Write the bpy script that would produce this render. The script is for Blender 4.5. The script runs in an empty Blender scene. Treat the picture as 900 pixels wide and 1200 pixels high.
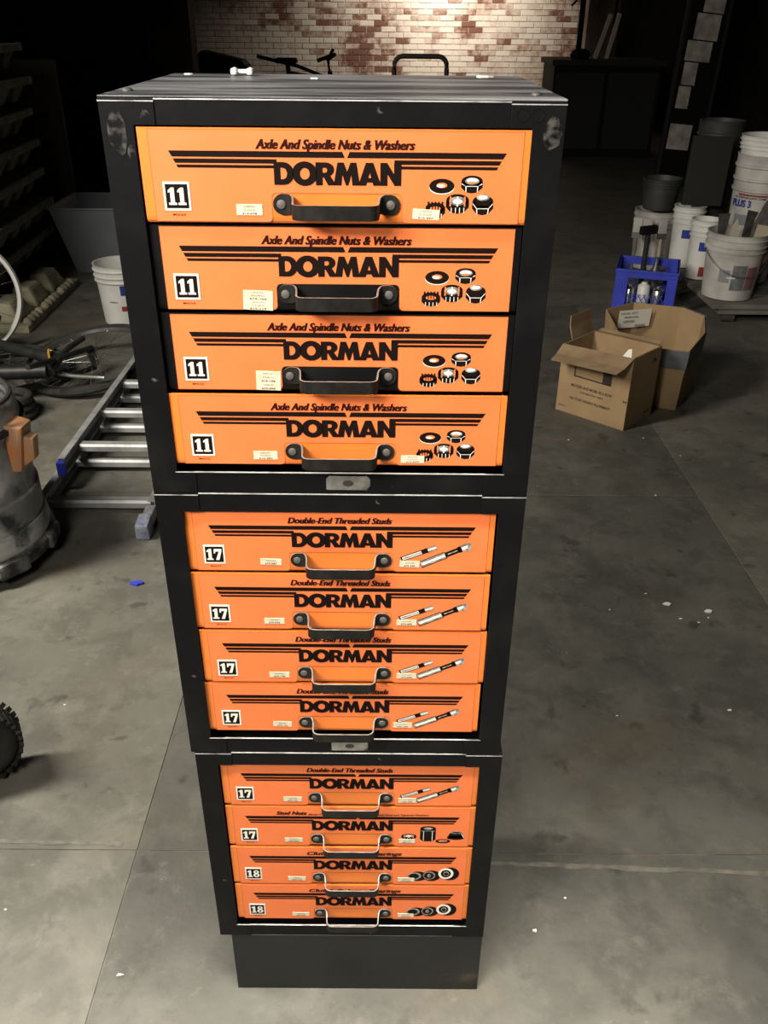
import bpy, bmesh, math, random
from mathutils import Vector, Matrix
random.seed(7)
S = bpy.context.scene
COL = S.collection
PI = math.pi

# ------------------------------------------------------------------ camera
cd = bpy.data.cameras.new('camera'); cam = bpy.data.objects.new('camera', cd); COL.objects.link(cam)
cr = Vector((0.99996253, 0.00257705, 0.0082642)); cu = Vector((-0.00843973, 0.50261152, 0.86447119)); cf = Vector((0.00192589, 0.86450854, -0.50261443))
m = Matrix((cr, cu, -cf)).transposed().to_4x4(); m.translation = Vector((0.04337551, -0.77154947, 1.29842998))
cam.matrix_world = m
cd.sensor_fit = 'VERTICAL'; cd.sensor_height = 36.0; cd.lens = 1004.8 * 36.0 / 1200.0
cd.clip_start = 0.02; cd.clip_end = 100
S.camera = cam

# ------------------------------------------------------------------ world, lights, exposure
wd = bpy.data.worlds.new('world'); S.world = wd; wd.use_nodes = True
wd.node_tree.nodes['Background'].inputs[0].default_value = (1.0, 0.95, 0.88, 1)
wd.node_tree.nodes['Background'].inputs[1].default_value = 0.02
S.view_settings.view_transform = 'Standard'; S.view_settings.look = 'None'
S.view_settings.exposure = 0.0; S.view_settings.gamma = 1.0; S.view_settings.use_curve_mapping = False

def area(name, loc, target, sx, sy, power, color, spread=PI):
    d = bpy.data.lights.new(name, 'AREA'); d.shape = 'RECTANGLE'; d.size = sx; d.size_y = sy
    d.energy = power; d.color = color; d.spread = spread
    o = bpy.data.objects.new(name, d); COL.objects.link(o); o.location = loc
    o.rotation_euler = (Vector(target) - Vector(loc)).to_track_quat('-Z', 'Y').to_euler()
    return o
WARM = (1.0, 0.93, 0.80)
area('front_tube_light', (-0.90, -1.15, 1.98), (0.1, 0.0, 1.38), 1.0, 0.5, 25, WARM, math.radians(98))
area('overhead_tube_light', (0.1, -0.50, 2.75), (0.1, -0.85, 0.0), 1.2, 0.2, 44, WARM, math.radians(54))
area('left_tube_light', (-2.2, 0.45, 2.3), (-0.7, 1.1, 0.0), 0.3, 1.4, 62, WARM, math.radians(125))
area('back_wall_light', (0.95, 11.6, 2.6), (0.85, 13.0, 1.3), 0.6, 0.3, 62, (1.0, 0.90, 0.78), math.radians(120))

# ------------------------------------------------------------------ materials
MATS = {}
def mat(name, col, rough=0.6, metal=0.0, col2=None, scale=8.0, detail=4.0, bump=0.0, bscale=60.0, lo=0.35, hi=0.65, col3=None, scale3=2.0, lo3=.5, hi3=.7, alpha=1.0, trans=0.0, stretch=None, spec=0.5, emis=None):
    if name in MATS: return MATS[name]
    M = bpy.data.materials.new(name); M.use_nodes = True; MATS[name] = M
    nt = M.node_tree; b = nt.nodes['Principled BSDF']
    b.inputs['Base Color'].default_value = (*col, 1); b.inputs['Roughness'].default_value = rough
    b.inputs['Metallic'].default_value = metal; b.inputs['Specular IOR Level'].default_value = spec
    b.inputs['Alpha'].default_value = alpha; b.inputs['Transmission Weight'].default_value = trans
    tc = nt.nodes.new('ShaderNodeTexCoord'); src = tc.outputs['Object']
    if stretch:
        mp = nt.nodes.new('ShaderNodeMapping'); mp.inputs['Scale'].default_value = stretch
        nt.links.new(src, mp.inputs[0]); src = mp.outputs[0]
    def noise(sc, det):
        n = nt.nodes.new('ShaderNodeTexNoise'); n.inputs['Scale'].default_value = sc; n.inputs['Detail'].default_value = det
        nt.links.new(src, n.inputs['Vector']); return n
    def ramp(n, a, c):
        r = nt.nodes.new('ShaderNodeMapRange'); r.inputs[1].default_value = a; r.inputs[2].default_value = c
        nt.links.new(n.outputs[0], r.inputs[0]); return r
    prev = None
    def mix(a, c, f):
        x = nt.nodes.new('ShaderNodeMix'); x.data_type = 'RGBA'
        nt.links.new(f.outputs[0], x.inputs[0])
        if isinstance(a, tuple): x.inputs[6].default_value = (*a, 1)
        else: nt.links.new(a, x.inputs[6])
        x.inputs[7].default_value = (*c, 1); return x.outputs[2]
    if col2: prev = mix(col, col2, ramp(noise(scale, detail), lo, hi))
    if col3: prev = mix(prev if prev else col, col3, ramp(noise(scale3, 6), lo3, hi3))
    if prev: nt.links.new(prev, b.inputs['Base Color'])
    if bump:
        bp = nt.nodes.new('ShaderNodeBump'); bp.inputs['Strength'].default_value = bump; bp.inputs['Distance'].default_value = 0.01
        nt.links.new(noise(bscale, 5).outputs[0], bp.inputs['Height']); nt.links.new(bp.outputs[0], b.inputs['Normal'])
    return M

BLACK = mat('black_cabinet_paint', (.0042, .0042, .0052), .48, 0, (.010, .0098, .0098), 14, 6, .03, 90, .5, .75, (.10, .095, .09), 60, .71, .76, spec=.13)
DUSTTOP = mat('dusty_black_paint', (.035, .036, .042), .38, .0, (.24, .24, .26), 7, 10, .05, 80, .40, .66, (.4, .4, .41), 30, .66, .76, stretch=(.8, 4, 1))
GLINT = mat('edge_glint', (.62, .62, .63), .4, .4, (.22, .22, .22), 40, 4, 0, 60, .5, .7)  # pale tone paints the glint along black steel edges
ORANGE_M = mat('orange_enamel', (.82, .215, .036), .40, 0, (.74, .185, .03), 10, 4, .02, 60, .4, .7, (.30, .09, .02), 70, .72, .78)
ORANGE_L = mat('orange_label', (.84, .200, .058), .5, 0, (.78, .175, .048), 12, 4, .02, 60, .4, .7, (.9, .36, .2), 60, .74, .8)
ORANGE_E = mat('orange_edge', (.36, .085, .02), .6)
INK = mat('black_ink', (.008, .0045, .004), .65, spec=.08)
INK_R = mat('maroon_ink', (.028, .005, .004), .65, spec=.08)
WHITEP = mat('white_print', (.80, .78, .72), .55)
GREYP = mat('grey_print', (.38, .37, .34), .55, 0, (.14, .13, .12), 160, 3, 0, 60, .4, .6)
CREAM = mat('cream_sticker', (.66, .61, .47), .6, 0, (.52, .47, .34), 90, 3, 0, 60, .5, .7)
RIVET = mat('rivet_steel', (.12, .115, .11), .6, .3, (.12, .11, .11), 80, 3)
HANDLE = mat('handle_black', (.007, .0065, .006), .5, .05, (.016, .0145, .0135), 60, 3, .03, 150, spec=.25)
HEDGE = mat('handle_edge_glint', (.46, .44, .41), .35, .5, (.24, .225, .21), 60, 3)  # silvery tone paints the glint along the strip's edges
PLATE = mat('nameplate_metal', (.42, .42, .40), .35, .75, (.20, .20, .19), 60, 4, .2, 200)
PLATE_D = mat('nameplate_emblem', (.05, .05, .045), .5, .5)
ALU = mat('worn_aluminium', (.50, .51, .52), .55, .45, (.34, .35, .36), 20, 5, .05, 80)
BLUE = mat('blue_plastic', (.045, .068, .60), .45, 0, (.035, .052, .46), 10, 3)
BLUE_P = mat('blue_print', (.02, .05, .30), .5)
RED_P = mat('red_print', (.30, .04, .04), .5)
CARD = mat('cardboard', (.37, .255, .135), .8, 0, (.32, .215, .115), 12, 4, .05, 90)
CARD_IN = mat('cardboard_inside', (.32, .225, .13), .85, 0, (.22, .145, .08), 12, 4)
TAPE = mat('duct_tape', (.13, .14, .155), .5, 0, (.10, .105, .115), 30, 3)
WPL = mat('white_pail_plastic', (.80, .80, .78), .4, 0, (.62, .62, .59), 9, 5, 0, 60, .45, .75)
WPL_D = mat('soiled_pail_plastic', (.60, .585, .56), .5, 0, (.38, .37, .35), 9, 6, 0, 60, .4, .7)
GPL = mat('grey_pail_plastic', (.055, .06, .06), .5, 0, (.035, .035, .035), 9, 5)
DARKP = mat('dark_plastic', (.012, .012, .012), .5, 0, (.03, .03, .028), 20, 4)
RUBBER = mat('tire_rubber', (.018, .018, .017), .75, 0, (.035, .034, .032), 30, 4, .1, 100)
SILVER = mat('bright_rim', (.50, .50, .49), .25, .9)
VACG = mat('dusty_vacuum_grey', (.27, .275, .29), .65, 0, (.62, .62, .64), 7, 8, .05, 60, .44, .56, (.05, .05, .052), 11, .55, .66)
VACB = mat('vacuum_base_black', (.03, .03, .032), .6, 0, (.34, .34, .34), 9, 6, 0, 60, .52, .7)
VACO = mat('vacuum_orange', (.60, .22, .08), .5, 0, (.50, .30, .18), 10, 4)
TOTE = mat('clear_plastic', (.34, .37, .42), .25, 0, alpha=.45)
TRAY = mat('moulded_tray', (.20, .20, .16), .75, 0, (.10, .105, .085), 8, 5, .05, 50)
TRAYB = mat('beige_moulded_pallet', (.40, .37, .26), .8, 0, (.18, .16, .11), 10, 6, .1, 50)
WOOD = mat('rough_wood', (.26, .19, .12), .8, 0, (.17, .12, .075), 6, 5, .1, 40, stretch=(1, 8, 1))
WOODG = mat('grey_weathered_wood', (.20, .195, .17), .8, 0, (.12, .115, .10), 6, 5, .1, 40)
PALE = mat('pale_wood', (.50, .44, .33), .7)
STEELD = mat('dull_steel', (.24, .24, .24), .4, .7, (.14, .13, .12), 30, 4)
NEARBLK = mat('black_metal', (.006, .005, .005), .7, spec=.2)
DGREY = mat('dark_grey_board', (.022, .023, .023), .7, spec=.3)
REFL = mat('grey_reflection', (.62, .57, .52), .7, 0, (.30, .27, .25), 9, 4)  # pale grey paints a mirror reflection into the colour
CANVAS = mat('dark_wall_covering', (.018, .015, .013), .9, 0, (.03, .024, .02), 3, 4)

def smudge_mat():
    M = bpy.data.materials.new('pale_smudge'); M.use_nodes = True; nt = M.node_tree; b = nt.nodes['Principled BSDF']
    b.inputs['Base Color'].default_value = (.26, .25, .24, 1); b.inputs['Roughness'].default_value = .8
    g = nt.nodes.new('ShaderNodeTexCoord'); n = nt.nodes.new('ShaderNodeTexNoise'); n.inputs['Scale'].default_value = 130; n.inputs['Detail'].default_value = 6
    r = nt.nodes.new('ShaderNodeMapRange'); r.inputs[1].default_value = .45; r.inputs[2].default_value = .72; r.inputs[4].default_value = .30
    nt.links.new(g.outputs['Object'], n.inputs['Vector']); nt.links.new(n.outputs[0], r.inputs[0]); nt.links.new(r.outputs[0], b.inputs['Alpha']); return M
SMUDGE = smudge_mat()

# ------------------------------------------------------------------ mesh helpers
class MB:
    def __init__(s): s.v = []; s.f = []; s.m = []; s.mats = []
    def mi(s, M):
        if M not in s.mats: s.mats.append(M)
        return s.mats.index(M)
    def add(s, vs, fs, M):
        o = len(s.v); k = s.mi(M); s.v += [tuple(p) for p in vs]
        for f in fs: s.f.append([i + o for i in f]); s.m.append(k)
        return s
    def box(s, a, b, M, X=None):
        x0, y0, z0 = a; x1, y1, z1 = b
        vs = [Vector(p) for p in ((x0,y0,z0),(x1,y0,z0),(x1,y1,z0),(x0,y1,z0),(x0,y0,z1),(x1,y0,z1),(x1,y1,z1),(x0,y1,z1))]
        if X: vs = [X @ p for p in vs]
        return s.add(vs, [(0,3,2,1),(4,5,6,7),(0,1,5,4),(1,2,6,5),(2,3,7,6),(3,0,4,7)], M)
    def hexa(s, vs, M):   # 4 bottom then 4 top, counter-clockwise
        return s.add(vs, [(0,3,2,1),(4,5,6,7),(0,1,5,4),(1,2,6,5),(2,3,7,6),(3,0,4,7)], M)
    def prism(s, pts, d0, d1, axis, M, cap=None):   # pts 2D polygon, extruded along axis
        def P(p, d):
            return {'y': (p[0], d, p[1]), 'z': (p[0], p[1], d), 'x': (d, p[0], p[1])}[axis]
        n = len(pts); vs = [P(p, d0) for p in pts] + [P(p, d1) for p in pts]
        fs = [tuple(range(n))[::-1], tuple(range(n, 2*n))] + [(i, (i+1) % n, n+(i+1) % n, n+i) for i in range(n)]
        return s.add(vs, fs, M)
    def lathe(s, prof, n, M, c=(0,0,0), X=None, close=False):
        vs = []; fs = []
        for (r, z) in prof:
            for i in range(n):
                a = 2*PI*i/n; p = Vector((r*math.cos(a), r*math.sin(a), z)); p = (X @ p) if X else p
                vs.append((p[0]+c[0], p[1]+c[1], p[2]+c[2]))
        for j in range(len(prof)-1):
            for i in range(n): fs.append((j*n+i, j*n+(i+1) % n, (j+1)*n+(i+1) % n, (j+1)*n+i))
        if not close:
            if prof[0][0] > 1e-6: fs.append(tuple(range(n))[::-1])
            if prof[-1][0] > 1e-6: fs.append(tuple(range((len(prof)-1)*n, len(prof)*n)))
        return s.add(vs, fs, M)
    def cyl(s, a, b, r, M, n=12, r2=None):
        a = Vector(a); b = Vector(b); q = (b-a).to_track_quat('Z', 'Y').to_matrix().to_4x4(); L = (b-a).length
        return s.lathe([(r, 0), (r if r2 is None else r2, L)], n, M, c=a, X=q)
    def torus(s, c, R, r, M, X=None, n=40, k=8, sx=1.0):
        vs = []; fs = []
        for i in range(n):
            a = 2*PI*i/n
            for j in range(k):
                b = 2*PI*j/k; p = Vector(((R+r*math.cos(b))*math.cos(a), (R+r*math.cos(b))*math.sin(a), r*sx*math.sin(b)))
                if X: p = X @ p
                vs.append(p + Vector(c))
        for i in range(n):
            for j in range(k): fs.append((i*k+j, ((i+1) % n)*k+j, ((i+1) % n)*k+(j+1) % k, i*k+(j+1) % k))
        return s.add(vs, fs, M)
    def tube(s, pts, r, M, k=8, closed=False):
        pts = [Vector(p) for p in pts]; n = len(pts); vs = []; fs = []; up = Vector((0, 0, 1))
        for i in range(n):
            t = (pts[(i+1) % n if closed else min(i+1, n-1)] - pts[i-1 if (closed or i > 0) else 0]).normalized()
            u = t.cross(up)
            if u.length < .05: u = t.cross(Vector((0, 1, 0)))
            u.normalize(); w = u.cross(t)
            for j in range(k):
                b = 2*PI*j/k; vs.append(pts[i] + u*r*math.cos(b) + w*r*math.sin(b))
        for i in range(n if closed else n-1):
            for j in range(k): fs.append((i*k+j, i*k+(j+1) % k, ((i+1) % n)*k+(j+1) % k, ((i+1) % n)*k+j))
        if not closed: fs += [tuple(range(k)), tuple(range((n-1)*k, n*k))[::-1]]
        return s.add(vs, fs, M)
    def mesh(s, name, smooth=False, bevel=0.0):
        me = bpy.data.meshes.new(name); me.from_pydata(s.v, [], s.f)
        for M in s.mats: me.materials.append(M)
        me.polygons.foreach_set('material_index', s.m)
        bm = bmesh.new(); bm.from_mesh(me); bmesh.ops.recalc_face_normals(bm, faces=bm.faces)
        if bevel: bmesh.ops.bevel(bm, geom=[e for e in bm.edges if e.calc_face_angle(0) > .6], offset=bevel, segments=2, affect='EDGES', profile=.6)
        bm.to_mesh(me); bm.free()
        if smooth:
            me.polygons.foreach_set('use_smooth', [True]*len(me.polygons)); me.set_sharp_from_angle(angle=math.radians(38))
        return me
    def obj(s, name, parent=None, loc=(0,0,0), smooth=False, bevel=0.0, rot=None):
        return link(name, s.mesh(name, smooth, bevel), parent, loc, rot)

def link(name, me, parent=None, loc=(0,0,0), rot=None):
    o = bpy.data.objects.new(name, me); COL.objects.link(o); o.location = loc
    if rot: o.rotation_euler = rot
    if parent: o.parent = parent
    return o
def tag(o, label=None, cat=None, group=None, kind=None):
    if label: o['label'] = label
    if cat: o['category'] = cat
    if group: o['group'] = group
    if kind: o['kind'] = kind
    return o
def thing(name, label, cat, loc=(0,0,0), rotz=0, group=None):
    return tag(link(name, None, None, loc, (0, 0, rotz)), label, cat, group)
def copy_tree(o, parent=None):
    c = o.copy(); COL.objects.link(c); c.parent = parent
    for ch in list(o.children): copy_tree(ch, c)
    return c

def curve_mesh(name, loops_groups, M, sx, sz, ox, oz, depth):
    """2D filled loops (even-odd inside one group) -> flat mesh standing in XZ, facing -Y"""
    vs = []; fs = []
    for loops in loops_groups:
        c = bpy.data.curves.new('tmp', 'CURVE'); c.dimensions = '2D'; c.fill_mode = 'BOTH'
        for lp in loops:
            sp = c.splines.new('POLY'); sp.points.add(len(lp)-1); sp.use_cyclic_u = True
            for i, p in enumerate(lp): sp.points[i].co = (p[0], p[1], 0, 1)
        o = bpy.data.objects.new('tmp', c); COL.objects.link(o); bpy.context.view_layer.update()
        me = bpy.data.meshes.new_from_object(o); k = len(vs)
        vs += [(v.co.x*sx+ox, depth, v.co.y*sz+oz) for v in me.vertices]; fs += [[i+k for i in p.vertices] for p in me.polygons]
        bpy.data.objects.remove(o); bpy.data.curves.remove(c); bpy.data.meshes.remove(me)
    me = bpy.data.meshes.new(name); me.from_pydata(vs, [], fs); me.materials.append(M)
    fixn(me); return me
def fixn(me):
    bm = bmesh.new(); bm.from_mesh(me)
    for f in bm.faces:
        f.normal_update()
        if f.normal.y > 0: f.normal_flip()
    bm.to_mesh(me); bm.free()
def text_raw(s, shear=0.0, offset=0.0, spacing=1.0):
    c = bpy.data.curves.new('tmp', 'FONT'); c.body = s; c.size = 1; c.shear = shear; c.offset = offset; c.space_character = spacing; c.resolution_u = 3
    o = bpy.data.objects.new('tmp', c); COL.objects.link(o); bpy.context.view_layer.update()
    me = bpy.data.meshes.new_from_object(o); bpy.data.objects.remove(o); bpy.data.curves.remove(c); return me
def text_mesh(name, s, M, x0, x1, z0, h, depth, shear=0.0, offset=0.0, bold=None):
    """lettering fitted between x0 and x1; h = capital height, baseline z0"""
    me = text_raw(s, shear, offset); xs = [v.co.x for v in me.vertices]; a, b = min(xs), max(xs)
    k = (x1-x0)/(b-a); kz = h/0.72
    for v in me.vertices: v.co = Vector(((v.co.x-a)*k+x0, depth, v.co.y*kz+z0))
    if bold is None: bold = offset > .03
    if bold:   # thicken the strokes sideways
        vs = [v.co.copy() for v in me.vertices]; fs = [tuple(p.vertices) for p in me.polygons]; V = []; F = []; w = .042*kz
        for q, dx in enumerate((-w, -w*.6, -w*.2, w*.2, w*.6, w)):
            o = len(V); V += [(v.x+dx, v.y-.00001*q, v.z) for v in vs]; F += [[i+o for i in f] for f in fs]
        bpy.data.meshes.remove(me); me = bpy.data.meshes.new(name); me.from_pydata(V, [], F)
    me.name = name; me.materials.clear(); me.materials.append(M); fixn(me); return me
def arc(cx, cy, rx, ry, a0, a1, n):
    return [(cx+rx*math.cos(math.radians(a0+(a1-a0)*i/n)), cy+ry*math.sin(math.radians(a0+(a1-a0)*i/n))) for i in range(n+1)]

# ------------------------------------------------------------------ the setting
def floor_mat(name, base, dark, light):
    M = bpy.data.materials.new(name); M.use_nodes = True; nt = M.node_tree; b = nt.nodes['Principled BSDF']
    tc = nt.nodes.new('ShaderNodeTexCoord'); g = nt.nodes.new('ShaderNodeNewGeometry')
    def noise(sc, det, rough=.55, dist=0.0, off=0):
        mp = nt.nodes.new('ShaderNodeMapping'); mp.inputs['Location'].default_value = (off, off*1.7, 0)
        n = nt.nodes.new('ShaderNodeTexNoise'); n.inputs['Scale'].default_value = sc; n.inputs['Detail'].default_value = det
        n.inputs['Roughness'].default_value = rough; n.inputs['Distortion'].default_value = dist
        nt.links.new(g.outputs['Position'], mp.inputs[0]); nt.links.new(mp.outputs[0], n.inputs['Vector']); return n
    def rng(n, a, c):
        r = nt.nodes.new('ShaderNodeMapRange'); r.inputs[1].default_value = a; r.inputs[2].default_value = c; nt.links.new(n.outputs[0], r.inputs[0]); return r.outputs[0]
    def mix(a, c, f, amt=1.0):
        x = nt.nodes.new('ShaderNodeMix'); x.data_type = 'RGBA'
        mu = nt.nodes.new('ShaderNodeMath'); mu.operation = 'MULTIPLY'; mu.inputs[1].default_value = amt; nt.links.new(f, mu.inputs[0]); nt.links.new(mu.outputs[0], x.inputs[0])
        for k, v in ((6, a), (7, c)):
            if isinstance(v, tuple): x.inputs[k].default_value = (*v, 1)
            else: nt.links.new(v, x.inputs[k])
        return x.outputs[2]
    c = mix(base, dark, rng(noise(2.6, 9, .60, .15), .42, .62), .8)
    c = mix(c, light, rng(noise(4.5, 10, .66, .2, 3), .48, .70), .6)
    c = mix(c, tuple(x*.8 for x in dark), rng(noise(8, 12, .72, .3, 14), .50, .60), .45)
    c = mix(c, light, rng(noise(15, 12, .75, .3, 17), .54, .66), .45)
    c = mix(c, (base[0]*1.05, base[1]*.86, base[2]*.66), rng(noise(3.0, 6, .5, 0, 8), .56, .72), .5)
    c = mix(c, tuple(x*.45 for x in dark), rng(noise(13, 5, .5, .3, 5), .63, .70), .6)
    c = mix(c, tuple(x*1.5 for x in light), rng(noise(22, 8, .7, .2, 11), .62, .74), .35)
    c = mix(c, (.6, .6, .57), rng(noise(70, 2, .4, 0, 21), .80, .83), .8)
    nt.links.new(c, b.inputs['Base Color'])
    rr = nt.nodes.new('ShaderNodeMapRange'); rr.inputs[3].default_value = .42; rr.inputs[4].default_value = .72
    nt.links.new(noise(5, 6).outputs[0], rr.inputs[0]); nt.links.new(rr.outputs[0], b.inputs['Roughness'])
    bp = nt.nodes.new('ShaderNodeBump'); bp.inputs['Strength'].default_value = .25; bp.inputs['Distance'].default_value = .004
    nt.links.new(noise(40, 6).outputs[0], bp.inputs['Height']); nt.links.new(bp.outputs[0], b.inputs['Normal'])
    return M
FL_A = floor_mat('worn_concrete_light', (.150, .145, .122), (.098, .096, .085), (.23, .222, .190))
FL_B = floor_mat('worn_concrete_dark', (.105, .103, .091), (.060, .060, .054), (.165, .158, .138))
JOINT = mat('joint_filler', (.16, .155, .135), .85, 0, (.085, .082, .07), 25, 5)

XB = [-5.0, -3.23, -1.81, -.39, 1.03, 6.5]; YB = [-2.6, -1.07, .25, 1.57, 3.6, 13.0]
fl = MB().box((-5.0, -2.6, -.14), (6.5, 13.0, -.0016), JOINT).obj('floor'); tag(fl, 'worn grey concrete floor with joints between its slabs', kind='structure')
for i in range(len(XB)-1):
    for j in range(len(YB)-1):
        y0, y1 = YB[j], YB[j+1]
        if i == 4 and j > 1: 
            if j > 2: continue
            y0, y1 = .25, 13.0
        g = .0012
        MB().box((XB[i]+g, y0+g, -.0016), (XB[i+1]-g, y1-g, 0.0), FL_B if i == 3 and 1 <= j <= 3 else FL_A).obj('slab', fl, bevel=.0007)
# smeared filler along two of the joints
def smear(path, w, name='joint_patch'):
    b = MB(); n = len(path)
    rnd = random.Random(3); vs = []; fs = []
    for i in range(n-1):
        a = Vector(path[i]); c = Vector(path[i+1]); k = 14
        for t in range(k + (1 if i == n-2 else 0)):
            p = a.lerp(c, t/k); d = (c-a).normalized(); nn = Vector((-d.y, d.x, 0))
            vs.append(p+nn*(w*rnd.uniform(.2, 1))); vs.append(p-nn*(w*rnd.uniform(.2, 1)))
    for i in range(len(vs)//2-1): fs.append((2*i, 2*i+2, 2*i+3, 2*i+1))
    b.add([(p[0], p[1], .0008) for p in vs], fs, JOINT_L); return b.obj(name, fl)
JOINT_L = mat('pale_joint_smear', (.19, .18, .15), .85, 0, (.11, .108, .094), 40, 5)
smear([(.24, .228, 0), (.48, .22, 0), (.80, .208, 0)], .007)
smear([(.40, 1.575, 0), (1.02, 1.573, 0)], .003)
smear([(-.75, .268, 0), (-.42, .262, 0)], .006)

# brick wall
def brick_mat():
    M = bpy.data.materials.new('painted_brick'); M.use_nodes = True; nt = M.node_tree; b = nt.nodes['Principled BSDF']
    g = nt.nodes.new('ShaderNodeNewGeometry'); oi = nt.nodes.new('ShaderNodeObjectInfo')
    n1 = nt.nodes.new('ShaderNodeTexNoise'); n1.inputs['Scale'].default_value = 1.5; n1.inputs['Detail'].default_value = 6
    n2 = nt.nodes.new('ShaderNodeTexNoise'); n2.inputs['Scale'].default_value = 14; n2.inputs['Detail'].default_value = 5
    for n in (n1, n2): nt.links.new(g.outputs['Position'], n.inputs['Vector'])
    ad = nt.nodes.new('ShaderNodeMath'); ad.operation = 'MULTIPLY_ADD'; ad.inputs[1].default_value = .34
    nt.links.new(oi.outputs['Random'], ad.inputs[0]); nt.links.new(n1.outputs[0], ad.inputs[2])
    a2 = nt.nodes.new('ShaderNodeMath'); a2.operation = 'MULTIPLY_ADD'; a2.inputs[1].default_value = .30
    nt.links.new(n2.outputs[0], a2.inputs[0]); nt.links.new(ad.outputs[0], a2.inputs[2])
    cr_ = nt.nodes.new('ShaderNodeValToRGB'); e = cr_.color_ramp.elements
    e[0].position = .74; e[0].color = (.52, .46, .39, 1); e[1].position = 1.0; e[1].color = (.13, .055, .035, 1)
    k = cr_.color_ramp.elements.new(.87); k.color = (.40, .32, .26, 1); k = cr_.color_ramp.elements.new(.95); k.color = (.24, .15, .11, 1)
    nt.links.new(a2.outputs[0], cr_.inputs[0]); nt.links.new(cr_.outputs[0], b.inputs['Base Color']); b.inputs['Roughness'].default_value = .85
    return M
BRICK = brick_mat(); MORTAR = mat('mortar', (.50, .45, .38), .9, 0, (.34, .28, .23), 3, 5)
wb = MB().box((-5.0, 13.0, 0), (6.5, 13.2, 4.0), MORTAR).obj('wall_back'); tag(wb, 'old brick wall with flaking white paint at the far end', kind='structure')
bw, bh, cw, ch = .194, .064, .203, .0715
bme = MB().box((-bw/2, -.006, -bh/2), (bw/2, .008, bh/2), BRICK).mesh('brick', bevel=.004)
stuffb = MB(); cnt = 0; cells = []
for r in range(56):
    z = ch*(r+.5)
    for c in range(57):
        x = -5.0 + cw*(c + (.5 if r % 2 else 0)) + .1
        if x > 6.4: continue
        d = abs(x-.55)/1.0 + abs(z-1.12)*3.2
        cells.append((d, x, z, r))
cells.sort()
for i, (d, x, z, r) in enumerate(cells):
    y = 13.0 - random.uniform(0, .006)
    if i < 300: link('brick', bme, wb, (x, y, z), (0, 0, random.uniform(-.01, .01)))
    else: stuffb.box((x-bw/2, y-.006, z-bh/2), (x+bw/2, 13.002, z+bh/2), BRICK)
sb = stuffb.obj('brick_field', wb); sb['kind'] = 'stuff'
tag(MB().box((-5.2, -2.6, 0), (-5.0, 13.2, 4.0), CANVAS).obj('wall_left'), 'dark wall on the left of the shop', kind='structure')
tag(MB().box((6.5, -2.6, 0), (6.7, 13.2, 4.0), CANVAS).obj('wall_right'), 'dark wall on the right of the shop', kind='structure')
tag(MB().box((-5.2, -2.8, 0), (6.7, -2.6, 4.0), CANVAS).obj('wall_front'), 'wall behind the camera', kind='structure')
tag(MB().box((-5.2, -2.8, 4.0), (6.7, 13.2, 4.1), CANVAS).obj('ceiling'), 'dark ceiling of the shop', kind='structure')
# dark partition on the left, brown pier beside the bricks, pier at the right of the bricks
tag(MB().box((-5.0, 7.4, 0), (-1.95, 7.55, 4.0), CANVAS).obj('wall_partition'), 'dark partition wall left of the brick wall', kind='structure')
tag(MB().box((-1.95, 7.35, 0), (-1.58, 7.6, 4.0), mat('brown_plaster', (.085, .065, .05), .9, 0, (.04, .03, .025), 4, 6)).obj('trim_1'), 'brown plastered pier left of the brick wall', kind='structure')
tag(MB().box((2.62, 11.9, 0), (2.95, 12.3, 4.0), mat('grey_plaster', (.20, .17, .14), .9, 0, (.10, .08, .07), 4, 6)).obj('trim_2'), 'grey plastered pier right of the brick wall', kind='structure')
tag(MB().box((2.95, 11.6, 0), (3.15, 12.0, 4.0), CANVAS).obj('trim_3'), 'dark post right of the grey pier', kind='structure')
tag(MB().box((3.15, 11.7, 0), (6.5, 11.85, 4.0), CANVAS).obj('wall_partition_right'), 'dark partition wall right of the piers', kind='structure')

# ------------------------------------------------------------------ the cabinets
W2 = .1916; H = .3684; PZ = .1342; DEP = .295
EPS = .00012
def shapes_print(layers):
    """layers = list of (polygon in (x, v) drawer coordinates, material, layer index)"""
    b = MB()
    for poly, M, k in layers:
        b.add([(p[0], -EPS*(k+3), -p[1]) for p in poly], [tuple(range(len(poly)))], M)
    return b
def ell(cx, cv, rx, rv, n=20, a0=0, a1=360):
    return arc(cx, cv, rx, rv, a0, a1, n)[:-1] if a1-a0 >= 360 else arc(cx, cv, rx, rv, a0, a1, n)

# maker's lettering, heavy and tightly set
def brand_loops():
    L = []
    L.append([[(0,0),(0,130),(55,130)]+arc(55,65,62,65,80,-80,14)+[(55,0)], [(38,32),(38,98)]+arc(50,65,27,33,90,-90,10)])
    L.append([arc(180,65,75,70,0,350,30), arc(180,65,29,33,0,350,22)])
    L.append([[(244,0),(244,130),(300,130)]+arc(304,90,48,40,85,-60,10)+[(364,0),(316,0),(290,46),(284,46),(284,0)], [(284,72),(284,100),(298,100)]+arc(298,86,14,14,80,-80,6)])
    L.append([[(348,0),(372,130),(408,130),(428,78),(448,130),(482,130),(502,0),(458,0),(452,62),(434,0),(420,0),(400,62),(393,0)]])
    L.append([[(492,0),(538,130),(580,130),(628,0),(582,0),(576,18),(544,18),(538,0)], [(551,44),(569,44),(560,76)]])
    L.append([[(622,0),(622,130),(662,130),(702,66),(702,130),(745,130),(745,0),(706,0),(664,66),(664,0)]])
    return L
ME_BRAND = curve_mesh('maker_lettering', brand_loops(), INK, .1078/745, .0182/130, -.0518, -.0443, -EPS*6)

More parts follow.
